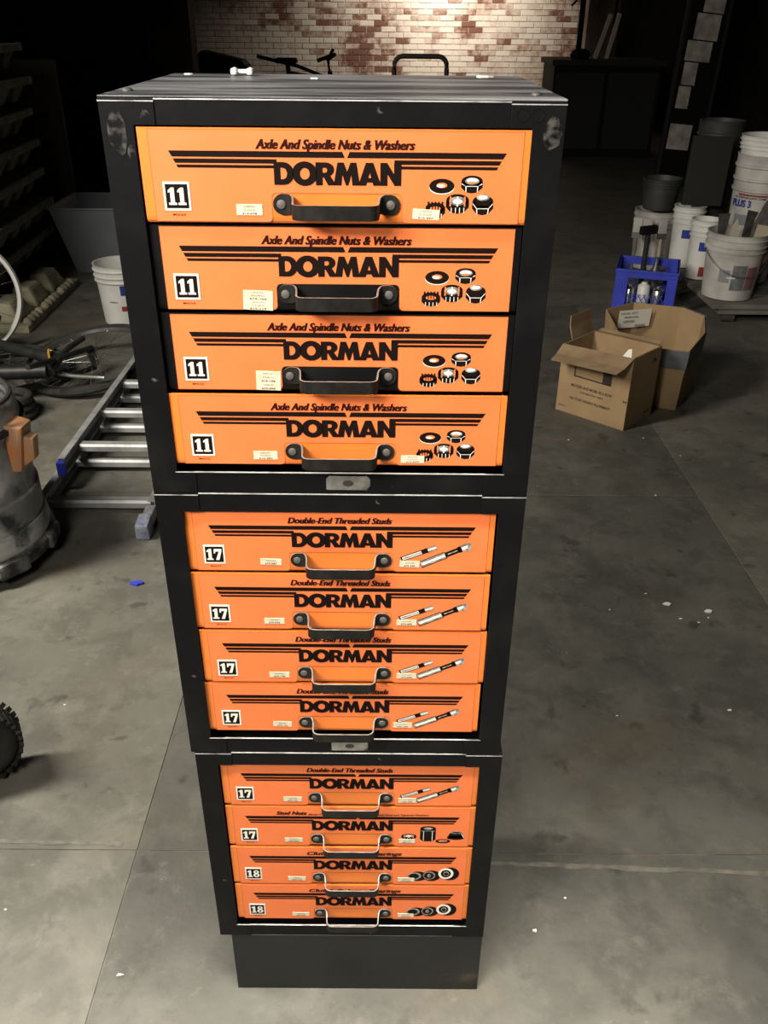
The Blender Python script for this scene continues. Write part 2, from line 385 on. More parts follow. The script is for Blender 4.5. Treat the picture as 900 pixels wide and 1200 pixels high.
def one(x): return [[(x+0,0),(x+0,.13),(x+.13,.13),(x+.13,.76),(x+0,.70),(x+0,.84),(x+.22,1),(x+.40,1),(x+.40,.13),(x+.52,.13),(x+.52,0)]]
def seven(x): return [[(x+0,.60),(x+.02,1),(x+.66,1),(x+.66,.84),(x+.42,0),(x+.14,0),(x+.42,.76),(x+.15,.76),(x+.12,.60)]]
def eight(x): return [[arc(x+.33,.27,.33,.28,0,345,22), arc(x+.33,.26,.12,.13,0,345,14)], [arc(x+.33,.75,.29,.26,0,345,22), arc(x+.33,.76,.10,.11,0,345,14)]]
def badge(txt):
    cx, cv = -.1358, .0543
    b = MB()
    b.box((cx-.0113, -.0009, -cv-.0117), (cx+.0113, 0, -cv+.0117), WHITEP)
    b.add([(cx-.0096, -.0010, -cv-.0099), (cx+.0096, -.0010, -cv-.0099), (cx+.0096, -.0010, -cv+.0099), (cx-.0096, -.0010, -cv+.0099)], [(0,1,2,3)], INK)
    me = b.mesh('number_badge')
    g = {'11': [one(0), one(.62)], '17': [one(0), seven(.56)], '18': [one(0), *[[e] for e in []]]}[txt]
    loops = [x for x in ([one(0)[0:1], one(.62)[0:1]] if txt == '11' else [one(0)[0:1], seven(.58)[0:1]] if txt == '17' else [one(0)[0:1]] + eight(.60))]
    wid = {'11': 1.14, '17': 1.24, '18': 1.26}[txt]; k = .0142
    me2 = curve_mesh('number_lettering', loops, WHITEP, k*.92, k, cx-wid*k*.46, -cv-k/2, -.0011)
    bm = bmesh.new(); bm.from_mesh(me); off = len(me.materials)
    me.materials.append(WHITEP) if False else None
    bm2 = bmesh.new(); bm2.from_mesh(me2)
    for f in bm2.faces: f.material_index = 0
    bm2.to_mesh(me2); bm2.free(); bm.from_mesh(me2); bm.to_mesh(me); bm.free()
    return me
ME_BADGE = {t: badge(t) for t in ('11', '17', '18')}
ME_SMALLNO = text_mesh('small_lettering', 'MA-K-O-E', INK_R, -.141, -.130, -.0702, .0016, -EPS*6, 0, .02)

def stripes():
    P = []; s1, s2 = .0178, .0226
    P.append(([(-.1395, s1), (.0062, s1), (.0084, s2), (-.1369, s2)], INK, 1))
    P.append(([(.0124, s1), (.1440, s1), (.1412, s2), (.0102, s2)], INK, 1))
    P.append(([(-.1363, .0240), (-.049, .0240), (-.049, .0275), (-.1345, .0275)], INK, 1))
    P.append(([(.050, .0240), (.1403, .0240), (.1385, .0275), (.050, .0275)], INK, 1))
    P.append(([(-.1338, .0288), (-.049, .0288), (-.049, .0312), (-.1326, .0312)], INK, 1))
    P.append(([(.050, .0288), (.1379, .0288), (.1365, .0312), (.050, .0312)], INK, 1))
    return shapes_print(P).mesh('stripe_print')
ME_STRIPE = stripes()

def sheet_poly():
    r = .004; x0, x1 = -.1555, .1580; v0, v1 = .0012, .0752; c0, c1, cv = -.0545, .0568, .0512
    p = [(x0, v0), (x1, v0), (x1, v1)]
    p += [(c1+r, v1)] + [(c1+r-r*math.sin(math.radians(a)), v1-r+r*math.cos(math.radians(a))) for a in (30, 60, 90)]
    p += [(c1-r+r*math.cos(math.radians(a)), cv+r-r*math.sin(math.radians(a))) for a in (0, 30, 60, 90)]
    p += [(c0+r-r*math.sin(math.radians(a)), cv+r-r*math.cos(math.radians(a))) for a in (0, 30, 60, 90)]
    p += [(c0-r+r*math.cos(math.radians(a)), v1-r+r*math.sin(math.radians(a))) for a in (0, 30, 60, 90)]
    p += [(x0, v1)]
    return [(x, -v) for x, v in p]
b = MB(); sp_ = sheet_poly(); b.prism(sp_, -.0003, .0002, 'y', ORANGE_L)
for i in range(len(sp_)):
    p, q = Vector(sp_[i]), Vector(sp_[(i+1) % len(sp_)]); d = (q-p).normalized(); nn = Vector((d.y, -d.x))*.00045
    b.add([(p.x, -.00034, p.y), (q.x, -.00034, q.y), (q.x+nn.x, -.00034, q.y+nn.y), (p.x+nn.x, -.00034, p.y+nn.y)], [(0, 1, 2, 3)], ORANGE_E)
ME_SHEET = b.mesh('label_sheet')

def nut(P, cx, cv, w, h, kind):
    """print of a hexagon nut seen from above: crown ellipse, bore, and flats"""
    W = w/2; top = cv-h*.22
    body = [(cx-W, top+h*.10), (cx-W, cv+h*.18), (cx-W*.55, cv+h*.44), (cx, cv+h*.5), (cx+W*.55, cv+h*.44), (cx+W, cv+h*.18), (cx+W, top+h*.10)]
    P.append((body, INK, 1)); P.append((ell(cx, top+h*.06, W*.99, h*.30), INK, 1))
    if kind == 'castle':
        P.append((ell(cx, top+h*.10, W*.72, h*.22), GREYP, 2))
        P.append((ell(cx, top+h*.12, W*.42, h*.12), WHITEP, 3))
        for a in (-.62, 0, .62):
            P.append(([(cx+a*W-.0006, top-h*.12), (cx+a*W+.0006, top-h*.12), (cx+a*W+.0006, cv+h*.14), (cx+a*W-.0006, cv+h*.14)], WHITEP if a == 0 else ORANGE_L, 4))
        for a in (-.55, -.18, .18, .55):
            P.append(([(cx+a*W, cv+h*.2), (cx+a*W+.0006, cv+h*.2), (cx+a*W+.0006, cv+h*.46), (cx+a*W, cv+h*.46)], WHITEP, 4))
    elif kind == 'hex':
        P.append((ell(cx, top+h*.06, W*.66, h*.19), GREYP, 2)); P.append((ell(cx, top+h*.02, W*.54, h*.12), WHITEP, 3))
        P.append((ell(cx, top+h*.14, W*.36, h*.06), ORANGE_L, 4))
        for a in (-1, 1):
            P.append(([(cx+a*W*.98, top+h*.22), (cx+a*W*.60, cv+h*.10), (cx+a*W*.56, cv+h*.44), (cx+a*W*.50, cv+h*.44), (cx+a*W*.50, cv+h*.14), (cx+a*W*.92, top+h*.18)], WHITEP, 4))
        P.append(([(cx-W*.5, cv+h*.10), (cx+W*.5, cv+h*.10), (cx+W*.5, cv+h*.13), (cx-W*.5, cv+h*.13)], WHITEP, 4))
    elif kind == 'collar':
        P.append(([(cx-W*.62, top-h*.18), (cx+W*.62, top-h*.18), (cx+W*.70, cv+h*.05), (cx-W*.70, cv+h*.05)], INK, 2))
        P.append((ell(cx, top-h*.14, W*.62, h*.16), GREYP, 3)); P.append((ell(cx, top-h*.15, W*.42, h*.10), WHITEP, 4))
        for a in (-1, 1):
            P.append(([(cx+a*W*.98, cv-h*.05), (cx+a*W*.60, cv+h*.18), (cx+a*W*.54, cv+h*.46), (cx+a*W*.47, cv+h*.46), (cx+a*W*.50, cv+h*.20), (cx+a*W*.94, cv-h*.08)], WHITEP, 4))
        P.append(([(cx-W*.5, cv+h*.17), (cx+W*.5, cv+h*.17), (cx+W*.5, cv+h*.20), (cx-W*.5, cv+h*.20)], WHITEP, 4))
    elif kind == 'low':
        for a in (-.7, -.35, 0, .35, .7):
            P.append(([(cx+a*W-.0008, top-h*.30), (cx+a*W+.0008, top-h*.30), (cx+a*W+.0008, top), (cx+a*W-.0008, top)], INK, 2))
        P.append((ell(cx, top+h*.12, W*.55, h*.14), ORANGE_L, 3))
        for a in (-.28, 0, .28):
            P.append(([(cx+a*W-.0006, top-h*.02), (cx+a*W+.0006, top-h*.02), (cx+a*W+.0004, top+h*.22), (cx+a*W-.0004, top+h*.22)], INK, 4))
        for a in (-.6, -.2, .2, .6):
            P.append(([(cx+a*W, cv+h*.2), (cx+a*W+.0006, cv+h*.2), (cx+a*W+.0006, cv+h*.46), (cx+a*W, cv+h*.46)], WHITEP, 4))
def pic_nuts():
    P = []
    P.append((ell(.0907, .0454, .0108, .0056), WHITEP, 0)); P.append((ell(.0907, .0442, .0108, .0060), INK, 1))
    P.append((ell(.0907, .0436, .0046, .0022), ORANGE_L, 3)); P.append((ell(.0898, .0440, .0034, .0013), WHITEP, 4))
    nut(P, .1163, .0424, .0184, .0150, 'hex'); nut(P, .1047, .0583, .0198, .0170, 'castle')
    nut(P, .1265, .0592, .0182, .0170, 'collar'); nut(P, .0858, .0640, .0170, .0136, 'low')
    return shapes_print(P).mesh('nuts_picture')
def rod(P, a, b_, w, M, k, tipM=None):
    d = Vector((b_[0]-a[0], b_[1]-a[1])); n = Vector((-d.y, d.x)).normalized()*w*.58
    P.append(([(a[0]+n.x, a[1]+n.y), (b_[0]+n.x, b_[1]+n.y), (b_[0]-n.x, b_[1]-n.y), (a[0]-n.x, a[1]-n.y)], M, k))
def pic_studs():
    P = []
    def lerp(a, b_, t): return (a[0]+(b_[0]-a[0])*t, a[1]+(b_[1]-a[1])*t)
    a, c = (.0655, .0590), (.1030, .0432)
    rod(P, a, c, .0052, INK, 1); rod(P, lerp(a, c, .04), lerp(a, c, .58), .0034, WHITEP, 2); rod(P, lerp(a, c, .06), lerp(a, c, .57), .0016, GREYP, 3)
    rod(P, lerp(a, c, .76), lerp(a, c, 1.), .0046, GREYP, 2); rod(P, lerp(a, c, .76), lerp(a, c, 1.), .0015, WHITEP, 3)
    a, c = (.0865, .0660), (.1385, .0410)
    rod(P, a, lerp(a, c, .52), .0078, INK, 1); rod(P, lerp(a, c, .01), lerp(a, c, .51), .0062, GREYP, 2); rod(P, lerp(a, c, .03), lerp(a, c, .50), .0026, WHITEP, 3)
    rod(P, lerp(a, c, .52), lerp(a, c, .80), .0056, INK, 1); rod(P, lerp(a, c, .56), lerp(a, c, .76), .0012, GREYP, 2)
    rod(P, lerp(a, c, .78), lerp(a, c, .86), .0068, INK, 1); rod(P, lerp(a, c, .84), lerp(a, c, 1.), .0078, GREYP, 2); rod(P, lerp(a, c, .85), lerp(a, c, .99), .0030, WHITEP, 3)
    P.append((ell(c[0], c[1], .0022, .0039), GREYP, 3))
    return shapes_print(P).mesh('studs_picture')
def pic_studnuts():
    P = []
    nut(P, .0775, .0560, .0200, .0120, 'castle')
    P.append(([(.0925, .0400), (.1135, .0400), (.1135, .0610), (.1090, .0650), (.0970, .0650), (.0925, .0610)], INK, 1))
    P.append((ell(.1030, .0395, .0105, .0045), INK, 2)); P.append((ell(.1030, .0395, .0062, .0022), GREYP, 3))
    for x in (.0968, .1085): P.append(([(x, .0450), (x+.0008, .0450), (x+.0008, .0635), (x, .0635)], WHITEP, 3))
    P.append(([(.0935, .0440), (.1125, .0440), (.1125, .0448), (.0935, .0448)], GREYP, 3))
    P.append((ell(.1235, .0645, .0100, .0042), INK, 1)); P.append((ell(.1235, .0640, .0062, .0022), ORANGE_L, 2)); P.append((ell(.1235, .0644, .0050, .0012), GREYP, 3))
    P.append(([(.1330, .0470), (.1480, .0470), (.1525, .0580), (.1285, .0580)], INK, 1)); P.append((ell(.1405, .0578, .0120, .0038), INK, 1))
    P.append((ell(.1405, .0470, .0076, .0026), GREYP, 2)); P.append((ell(.1405, .0470, .0050, .0014), INK, 3))
    P.append(([(.1480, .0490), (.1520, .0575), (.1510, .0580), (.1472, .0490)], WHITEP, 3))
    return shapes_print(P).mesh('stud_nuts_picture')
def pic_bearings():
    P = []
    P.append((ell(.0920, .0580, .0130, .0100), INK, 1)); P.append((ell(.0870, .0575, .0095, .0078), GREYP, 2)); P.append((ell(.0865, .0575, .0070, .0056), INK, 3))
    P.append((ell(.1110, .0565, .0125, .0112), INK, 2)); P.append((ell(.1075, .0560, .0085, .0085), GREYP, 3)); P.append((ell(.1072, .0560, .0068, .0068), INK, 4)); P.append((ell(.1075, .0560, .0026, .0040), GREYP, 5))
    P.append((ell(.1360, .0520, .0130, .0135), INK, 3)); P.append((ell(.1305, .0515, .0105, .0115), WHITEP, 4)); P.append((ell(.1305, .0515, .0070, .0078), INK, 5)); P.append((ell(.1308, .0515, .0040, .0048), GREYP, 6)); P.append((ell(.1310, .0515, .0026, .0034), INK, 7))
    return shapes_print(P).mesh('bearings_picture')
PIC = {'nuts': pic_nuts(), 'studs': pic_studs(), 'studnuts': pic_studnuts(), 'bearings': pic_bearings()}

def sticker(x0, x1, v0, v1, lines, tilt=0.0):
    b = MB(); b.box((x0, -.0009, -v1), (x1, -.0003, -v0), CREAM); me = b.mesh('price_sticker')
    bm = bmesh.new(); bm.from_mesh(me); n = len(lines); hh = (v1-v0)/n
    for i, t in enumerate(lines):
        big = i == n-1 or t[0] == '6'
        h = hh*(.50 if big else .38); inset = (x1-x0)*(.22 if big else .28)
        tm = text_mesh('t', t, INK, x0+inset, x1-inset, -v0-hh*(i+.80), h, -.0010, 0, .02 if big else 0)
        bm2 = bmesh.new(); bm2.from_mesh(tm)
        bm2.to_mesh(tm); bm2.free(); k = len(bm.faces); bm.from_mesh(tm); bm.faces.ensure_lookup_table()
        for f in bm.faces[k:]: f.material_index = 1
    c = Vector(((x0+x1)/2, 0, -(v0+v1)/2))
    bmesh.ops.rotate(bm, cent=c, matrix=Matrix.Rotation(tilt, 3, 'Y'), verts=bm.verts)
    bm.to_mesh(me); bm.free(); me.materials.append(INK); return me

def handle_mesh():
    """bent flat strip: two rounded tabs against the drawer, bar standing out"""
    st = []   # (x, y, half height, z shift)
    hb = .0062; ht = .0084
    for t in range(7):
        a = math.radians(90*t/6); st.append((-.0545+.0084*(1-math.cos(a)), -.0012, ht*math.sin(a)+.0002, 0))
    st.append((-.0415, -.0012, ht, 0)); st.append((-.0395, -.0018, ht*.93, 0)); st.append((-.0378, -.0040, ht*.82, 0))
    st.append((-.0370, -.0075, hb*1.06, 0)); st.append((-.0366, -.011, hb, -.0014)); st.append((-.0362, -.0175, hb, -.0022))
    for t in range(1, 6):
        a = math.radians(90*t/5); st.append((-.0362+.0075*(1-math.cos(a)), -.0180-.0075*math.sin(a), hb, -.0026))
    st += [(-x, y, h, z) for x, y, h, z in reversed(st)]
    th = .0016; b = MB(); n = len(st); vs = []
    for i in range(n):
        p = st[i]; q0 = st[max(i-1, 0)]; q1 = st[min(i+1, n-1)]
        t = Vector((q1[0]-q0[0], q1[1]-q0[1], 0)).normalized(); nn = Vector((t.y, -t.x, 0))*th/2
        z0, z1 = p[3]-p[2], p[3]+p[2]
        vs += [(p[0]+nn.x, p[1]+nn.y, z0), (p[0]+nn.x, p[1]+nn.y, z1), (p[0]-nn.x, p[1]-nn.y, z1), (p[0]-nn.x, p[1]-nn.y, z0)]
    fb = []; fe = []
    for i in range(n-1):
        o = i*4; fb += [(o, o+1, o+5, o+4), (o+2, o+3, o+7, o+6)]; fe += [(o+1, o+2, o+6, o+5), (o+3, o, o+4, o+7)]
    fb += [(0, 3, 2, 1), (n*4-4, n*4-3, n*4-2, n*4-1)]
    b.add(vs, fb, HANDLE); b.f += [list(f) for f in fe]; b.m += [b.mi(HEDGE)]*len(fe)
    return b.mesh('handle', smooth=True)
ME_HANDLE = handle_mesh()
ME_RIVET = MB().lathe([(.0040, 0), (.0040, .0006), (.0036, .0012), (.0022, .0016), (0.0002, .0018)], 18, RIVET, X=Matrix.Rotation(PI/2, 4, 'X')).mesh('rivet', smooth=True)

def drawer_mesh(M):
    b = MB(); w = .1640; h = .0771; d = .255
    # front panel with a rounded lower lip
    prof = [(0, 0), (0, -h+.006), (.0006, -h+.003), (.0022, -h+.001), (.0050, -h), (.012, -h), (.012, -.012), (.003, -.010), (.003, -.0002), (.0008, 0)]
    b.prism([(y, z) for y, z in prof], -w, w, 'x', M)
    b.box((-w+.001, .012, -h+.003), (-w+.003, d, -.004), M); b.box((w-.003, .012, -h+.003), (w-.001, d, -.004), M)
    b.box((-w+.001, d, -h+.003), (w-.001, d+.002, -.004), M); b.box((-w+.003, .012, -h+.003), (w-.003, d, -h+.005), M)
    return b.mesh('drawer')
ME_DR = {'o': drawer_mesh(ORANGE_M), 'b': drawer_mesh(BLACK)}
DR_Z = [ -.0235 - .0790*i for i in range(4)]
TIT = {}
def title(kind):
    if kind in TIT: return TIT[kind]
    if kind == 'axle': me = [text_mesh('title_lettering', 'Axle And Spindle Nuts & Washers', INK_R, -.0660, .0668, -.0158, .0077, -EPS*6, .30, .012, True)]
    elif kind == 'double': me = [text_mesh('title_lettering', 'Double-End Threaded Studs', INK_R, -.0548, .0548, -.0146, .0074, -EPS*6, .30, .012, True)]
    elif kind == 'clutch': me = [text_mesh('title_lettering', 'Clutch Release Bearings', INK_R, -.0600, .0690, -.0146, .0066, -EPS*6, .30, .012, True)]
    else: me = [text_mesh('title_lettering', 'Stud Nuts', INK_R, -.0975, -.0578, -.0146, .0066, -EPS*6, .30, .012, True), text_mesh('subtitle_lettering', '(Brass Cap, Exhaust and Manifold)  Rear Wheel Stud and Tapered Washers', INK_R, -.0555, .1030, -.0150, .0026, -EPS*6, .30, .012, True)]
    TIT[kind] = me; return me

SPEC = [  # colour, title, number, picture, left sticker, right sticker
 [('o', 'axle', '11', 'nuts', (-.0857, -.0633, .0603, .0694, ['DORMAN', 'AXLE', '615-078'], .0), (.0663, .0896, .0632, .0718, ['CASTLE', 'NUT', '615-097'], .05)),
  ('b', 'axle', '11', 'nuts', (-.0857, -.0587, .0572, .0752, ['CASTLE NUT', 'FORD', '615-103', 'CASTLE NUT', 'CHEV', '615-119'], .04), None),
  ('b', 'axle', '11', 'nuts', (-.0795, -.0560, .0560, .0752, ['AXLE NUT', 'CHRYS', '615-106', 'WASHER', '615-096'], .03), None),
  ('o', 'axle', '11', 'nuts', (-.0860, -.0618, .0605, .0695, ['SPINDLE NUT', 'FORD', '615-083'], .0), (.0620, .0855, .0640, .0722, ['WASHER', 'CHEV', '615-039'], .0))],
 [('o', 'double', '17', 'studs', (-.0868, -.0640, .0595, .0672, ['STUD', '675-087'], .03), (.0640, .0855, .0610, .0688, ['STUD', '675-330'], .03)),
  ('o', 'double', '17', 'studs', (-.0868, -.0640, .0600, .0677, ['STUD', '675-096'], .0), (.0625, .0850, .0605, .0682, ['STUD', '675-092'], .0)),
  ('o', 'double', '17', 'studs', (-.0875, -.0640, .0600, .0677, ['STUD', '675-198'], .0), (.0620, .0850, .0605, .0682, ['STUD', '675-098'], .0)),
  ('o', 'double', '17', 'studs', (-.0855, -.0630, .0600, .0680, ['STUD', '675-101'], .03), (.0610, .0840, .0605, .0685, ['STUD', '675-104'], .0))],
 [('o', 'double', '17', 'studs', (-.0865, -.0630, .0600, .0680, ['STUD', '675-107'], .0), (.0625, .0855, .0610, .0690, ['STUD', '675-109'], .0)),
  ('o', 'studnuts', '17', 'studnuts', (-.0890, -.0650, .0600, .0675, ['NUT', '680-004'], .0), (.0640, .0860, .0610, .0685, ['NUT', '680-012'], .0)),
  ('o', 'clutch', '18', 'bearings', (-.0880, -.0640, .0605, .0680, ['BEARING', '690-018'], .0), (.0640, .0870, .0610, .0690, ['BEARING', '690-022'], .0)),
  ('o', 'clutch', '18', 'bearings', (-.0860, -.0620, .0610, .0685, ['BEARING', '690-025'], .0), (.0650, .0880, .0615, .0695, ['BEARING', '690-031'], .0))]]

def make_drawer(parent, spec, z, dx, dy, tz):
    k, tit, num, pic, ls, rs = spec
    d = link('drawer', ME_DR[k], parent, (dx, .0045+dy, z), (0, 0, tz))
    link('label_sheet', ME_SHEET, d); link('stripe_print', ME_STRIPE, d); link('maker_lettering', ME_BRAND, d)
    for me in title(tit): link(me.name.split('.')[0], me, d)
    link('number_badge', ME_BADGE[num], d); link('small_lettering', ME_SMALLNO, d)
    link(PIC[pic].name, PIC[pic], d)
    link('price_sticker', sticker(*ls), d)
    if rs: link('price_sticker', sticker(*rs), d)
    link('handle', ME_HANDLE, d, (.0007, 0, -.0600))
    for s in (-.0467, .0474): link('rivet', ME_RIVET, d, (s, -.0021, -.0600))
    return d

def make_cabinet(ix, zb, dx, label):
    c = thing('drawer_cabinet', label, 'cabinet', (dx, 0, zb), 0, 'drawer cabinets stacked in the tower')
    t = .0012; b = MB()
    g = .0004
    b.box((-W2, .002, g), (-W2+t, DEP, H-g), BLACK); b.box((W2-t, .002, g), (W2, DEP, H-g), BLACK)
    b.box((-W2+t, DEP-t, g), (W2-t, DEP, H-g), BLACK); b.box((-W2+t, .002, g), (W2-t, DEP-t, .003), BLACK)
    b.obj('body', c)
    b = MB()
    if ix == 0:
        b.box((-W2, .0, H-.0016), (W2, DEP, H), DUSTTOP); b.box((-W2, DEP-.0008, H-.012), (W2, DEP+.0006, H), DUSTTOP)
    else: b.box((-W2+t, .002, H-.003), (W2-t, DEP-t, H-g), BLACK)
    tp = b.obj('top_panel', c, bevel=.0006)
    # front frame: stiles with corner ears stand a touch proud of the rails
    o = .0270; rt = .0222; rb = .0245; ear = .0455; e2 = H-g-.0016*(ix == 0)
    for s in (-1, 1):
        pts = [(s*W2, g), (s*(W2-ear), g), (s*(W2-ear), rb), (s*(W2-o), rb), (s*(W2-o), H-rt), (s*(W2-ear), H-rt), (s*(W2-ear), e2), (s*W2, e2)]
        MB().prism(pts, -.0009, .002, 'y', BLACK).obj('stile', c, bevel=.0005)
    MB().box((-W2+ear, .0002, H-rt), (W2-ear, .002, e2), BLACK).obj('top_rail', c, bevel=.0004)
    MB().box((-W2+ear, .0002, g), (W2-ear, .002, rb), BLACK).obj('bottom_rail', c, bevel=.0004)
    # edge glints painted as pale strips: folded flange along the sill and lower edge
    b = MB(); b.box((-W2+o-.002, -.0010, rb-.0009), (W2-o+.002, .0014, rb), GLINT)
    b.obj('sill_flange', c, bevel=.0003)
    b = MB(); b.box((-W2+ear, -.0006, e2-.0010), (W2-ear, .003, e2), GLINT); b.obj('edge_flange', c, bevel=.0003)
    for s in (-1, 1):
        MB().box((min(s*W2, s*(W2-ear)), -.0013, e2-.0024), (max(s*W2, s*(W2-ear)), -.0008, e2-.0016), GLINT).obj('ear_glint', c)  # highlight on the ears painted as a thin pale strip
    for s in (-1, 1):   # drawer slides inside
        b = MB()
        for i in range(1, 4): b.box((s*(.165), .02, H+DR_Z[i]+.0002), (s*(W2-t), .25, H+DR_Z[i]+.0006), BLACK)
        b.box((s*(W2-t-.001), .02, .01), (s*(W2-t), .03, H-.01), BLACK); b.obj('slide_rail', c)
    if ix < 2:
        pts = [(-.0225, .0003), (-.0225, .0125), (-.0195, .0155), (.0195, .0155), (.0225, .0125), (.0225, .0045), (.0180, .0), (-.0195, .0)]
        x = .0083 if ix == 0 else .0057
        p = MB().prism([(q[0]+x, q[1]+.0050) for q in pts], -.0008, .0004, 'y', PLATE).obj('nameplate', c, bevel=.0003)
        MB().prism([(q[0]+x, q[1]+.0127) for q in arc(0, 0, .0056, .0034, 0, 345, 20)], -.0011, -.0006, 'y', PLATE_D).obj('emblem', p)
    if ix == 0:   # rubbed marks on the upper corners, two pressed rings, bolts on top
        b = MB()
        for cx in (.1562, .1685): b.torus((cx, -.0010, H-.0118), .0052, .0004, BLACK, X=Matrix.Rotation(PI/2, 4, 'X'), n=24, k=6)
        b.obj('pressed_ring', c)
        for (x, y) in ((-.178, .045), (.172, .040)):
            MB().lathe([(.0046, 0), (.0046, .0008), (.0030, .0024), (.0004, .0028)], 16, STEELD, c=(x, y, H)).obj('bolt', c, smooth=True)
    if ix == 0:
        def stain(x0, x1, z0, z1, seed):
            r_ = random.Random(seed); n = 18; cx, cz = (x0+x1)/2, (z0+z1)/2
            pts = [(cx+(x1-x0)/2*math.cos(2*PI*i/n)*r_.uniform(.75, 1.1), cz+(z1-z0)/2*math.sin(2*PI*i/n)*r_.uniform(.75, 1.1)) for i in range(n)]
            b = MB(); b.add([(p[0], -.00105, p[1]) for p in pts], [tuple(range(n))], SMUDGE); b.obj('scuff_mark', c)
        stain(-.187, -.170, H-.045, H-.010, 3); stain(-.172, -.1655, H-.052, H-.036, 4); stain(.174, .1895, H-.040, H-.012, 6); stain(-.158, -.150, H-.020, H-.010, 7)
    offs = [[(0.001, -.0045, .0), (.0003, 0, .002), (.0006, .0006, 0), (-.0004, -.0025, 0)], [(-.0012, 0, 0), (-.0018, -.0008, -.003), (0, -.0004, 0), (-.0020, .0004, 0)], [(.0008, 0, 0), (.0010, 0, 0), (.0010, -.0004, 0), (.0012, 0, 0)]][ix]
    for i in range(4): make_drawer(c, SPEC[ix][i], H+DR_Z[i], *offs[i])
    return c
make_cabinet(0, PZ+2*H, 0, 'black four-drawer steel cabinet with number 11 drawers, topmost of the tower')
make_cabinet(1, PZ+H, -.0002, 'black four-drawer steel cabinet with number 17 drawers, middle of the tower')
make_cabinet(2, PZ, .004, 'black four-drawer steel cabinet with number 17 and 18 drawers, lowest of the tower')
pl = MB().box((-.1720, .0010, 0), (.1950, .285, PZ-.0012), mat('plinth_paint', (.012, .0135, .013), .45, 0, (.02, .021, .02), 10, 6, .03, 90, .5, .75, (.06, .05, .035), 9, .66, .76, spec=.3)).box((-.1724, .0004, PZ-.0012), (.1954, .286, PZ), GLINT)  # pale top strip paints the plinth's edge highlight
tag(pl.obj('plinth', bevel=.0004), 'plain black steel plinth under the lowest drawer cabinet', 'plinth')
# bits lying on the top
ZT = PZ+3*H
b = MB(); b.cyl((-.008, 0, .004), (.008, 0, .004), .0022, WPL, 8)
for s in (-1, 1):
    for q in (-1, 1): b.lathe([(.0005, 0), (.0034, .0014), (.0040, .004), (.0034, .0066), (.0005, .008)], 10, WPL, c=(s*.0085, q*.0026, 0))
tag(b.obj('plastic_clip', loc=(-.111, .262, ZT), smooth=True), 'small white bone-shaped clip lying on the cabinet top near its back edge', 'clip')
def flake(name, label, cat, x, y, z, s, M, seed):
    rnd = random.Random(seed); n = 6
    pts = [(s*rnd.uniform(.6, 1.2)*math.cos(2*PI*i/n)*1.4, s*rnd.uniform(.6, 1.2)*math.sin(2*PI*i/n)) for i in range(n)]
    return tag(MB().prism(pts, 0, s*.3, 'z', M).obj(name, loc=(x, y, z)), label, cat)
flake('paint_flake', 'tiny white flake on the cabinet top, right of the bone-shaped clip', 'flake', -.030, .222, ZT, .0035, WPL, 1)
flake('paint_flake', 'white flake at the right rear corner of the cabinet top', 'flake', .150, .270, ZT, .006, WPL, 2)
flake('paint_flake', 'white flake at the left rear corner of the cabinet top', 'flake', -.172, .272, ZT, .004, WPL, 5)

# ------------------------------------------------------------------ floor debris
b = MB()
pts = [(0,0)]
rnd = random.Random(5)
blob = [(.013*rnd.uniform(.6, 1.2)*math.cos(a*.7)*1.3, .010*rnd.uniform(.6, 1.2)*math.sin(a*.7)) for a in range(9)]
b.prism(blob, 0, .007, 'z', BLUE); tag(b.obj('blue_scrap', loc=(-.598, 1.073, 0), bevel=.001), 'small blue plastic scrap on the floor below the ladder foot', 'scrap')
chips = [(-.64,.62),(.62,.98),(.73,1.05),(.83,.93),(.86,.95),(.79,.945),(.97,2.0),(1.06,1.86),(.36,.16),(.30,.10),(-.58,.13),(-.36,.02),(.34,.80),(.43,1.95),(.70,1.98),(.90,1.58),(.55,.60),(.80,.62)]
b = MB(); rnd = random.Random(9)
for (x, y) in chips:
    s = rnd.uniform(.0012, .0032); n = 5
    b.prism([(x+s*rnd.uniform(.5, 1.6)*math.cos(2*PI*i/n)*1.5, y+s*rnd.uniform(.5, 1.3)*math.sin(2*PI*i/n)) for i in range(n)], 0, .0012, 'z', WPL)
tag(b.obj('paint_chips'), 'scattered white paint chips on the concrete', 'debris', kind='stuff')
for i, (x, y, s, l) in enumerate([(.772, 1.005, .007, 'larger white paint chip on the floor, the left one of a pair'), (.870, .975, .008, 'larger white paint chip on the floor, the right one of a pair')]):
    flake('paint_chip', l, 'chip', x, y, .0, s, WPL, 20+i)

# ------------------------------------------------------------------ ladder lying on the floor
def channel(b, x0, x1, y0, y1, z0, z1, M, open_side):
    t = .003
    b.box((x0, y0, z0), (x1, y1, z0+t), M); b.box((x0, y0, z1-t), (x1, y1, z1), M)
    if open_side > 0: b.box((x0, y0, z0+t), (x0+t, y1, z1-t), M)
    else: b.box((x1-t, y0, z0+t), (x1, y1, z1-t), M)
lad = thing('extension_ladder', 'aluminium extension ladder lying flat on the floor left of the cabinet tower', 'ladder', (-.80, 0, 0))
def lad_section(z, hw, ystart, ys, nm):
    for s in (-1, 1):
        b = MB(); channel(b, s*hw-.011, s*hw+.011, ystart if s < 0 or nm != 'base' else ystart-.02, 3.1, z, z+.052, ALU, -s); b.obj(nm+'_rail', lad, bevel=.001)
    for y in ys:
        b = MB(); p = arc(0, 0, .018, .013, 0, 345, 12); zc = z+.026
        b.prism([(y+q[0], zc+q[1]) for q in [(-.018,-.010),(-.012,-.014),(.012,-.014),(.018,-.010),(.018,.006),(.012,.013),(-.012,.013),(-.018,.006)]], -hw+.009, hw-.009, 'x', ALU); b.obj('rung', lad, bevel=.001)
lad_section(.004, .165, 1.437, [1.455+.266*k for k in range(6)], 'base')
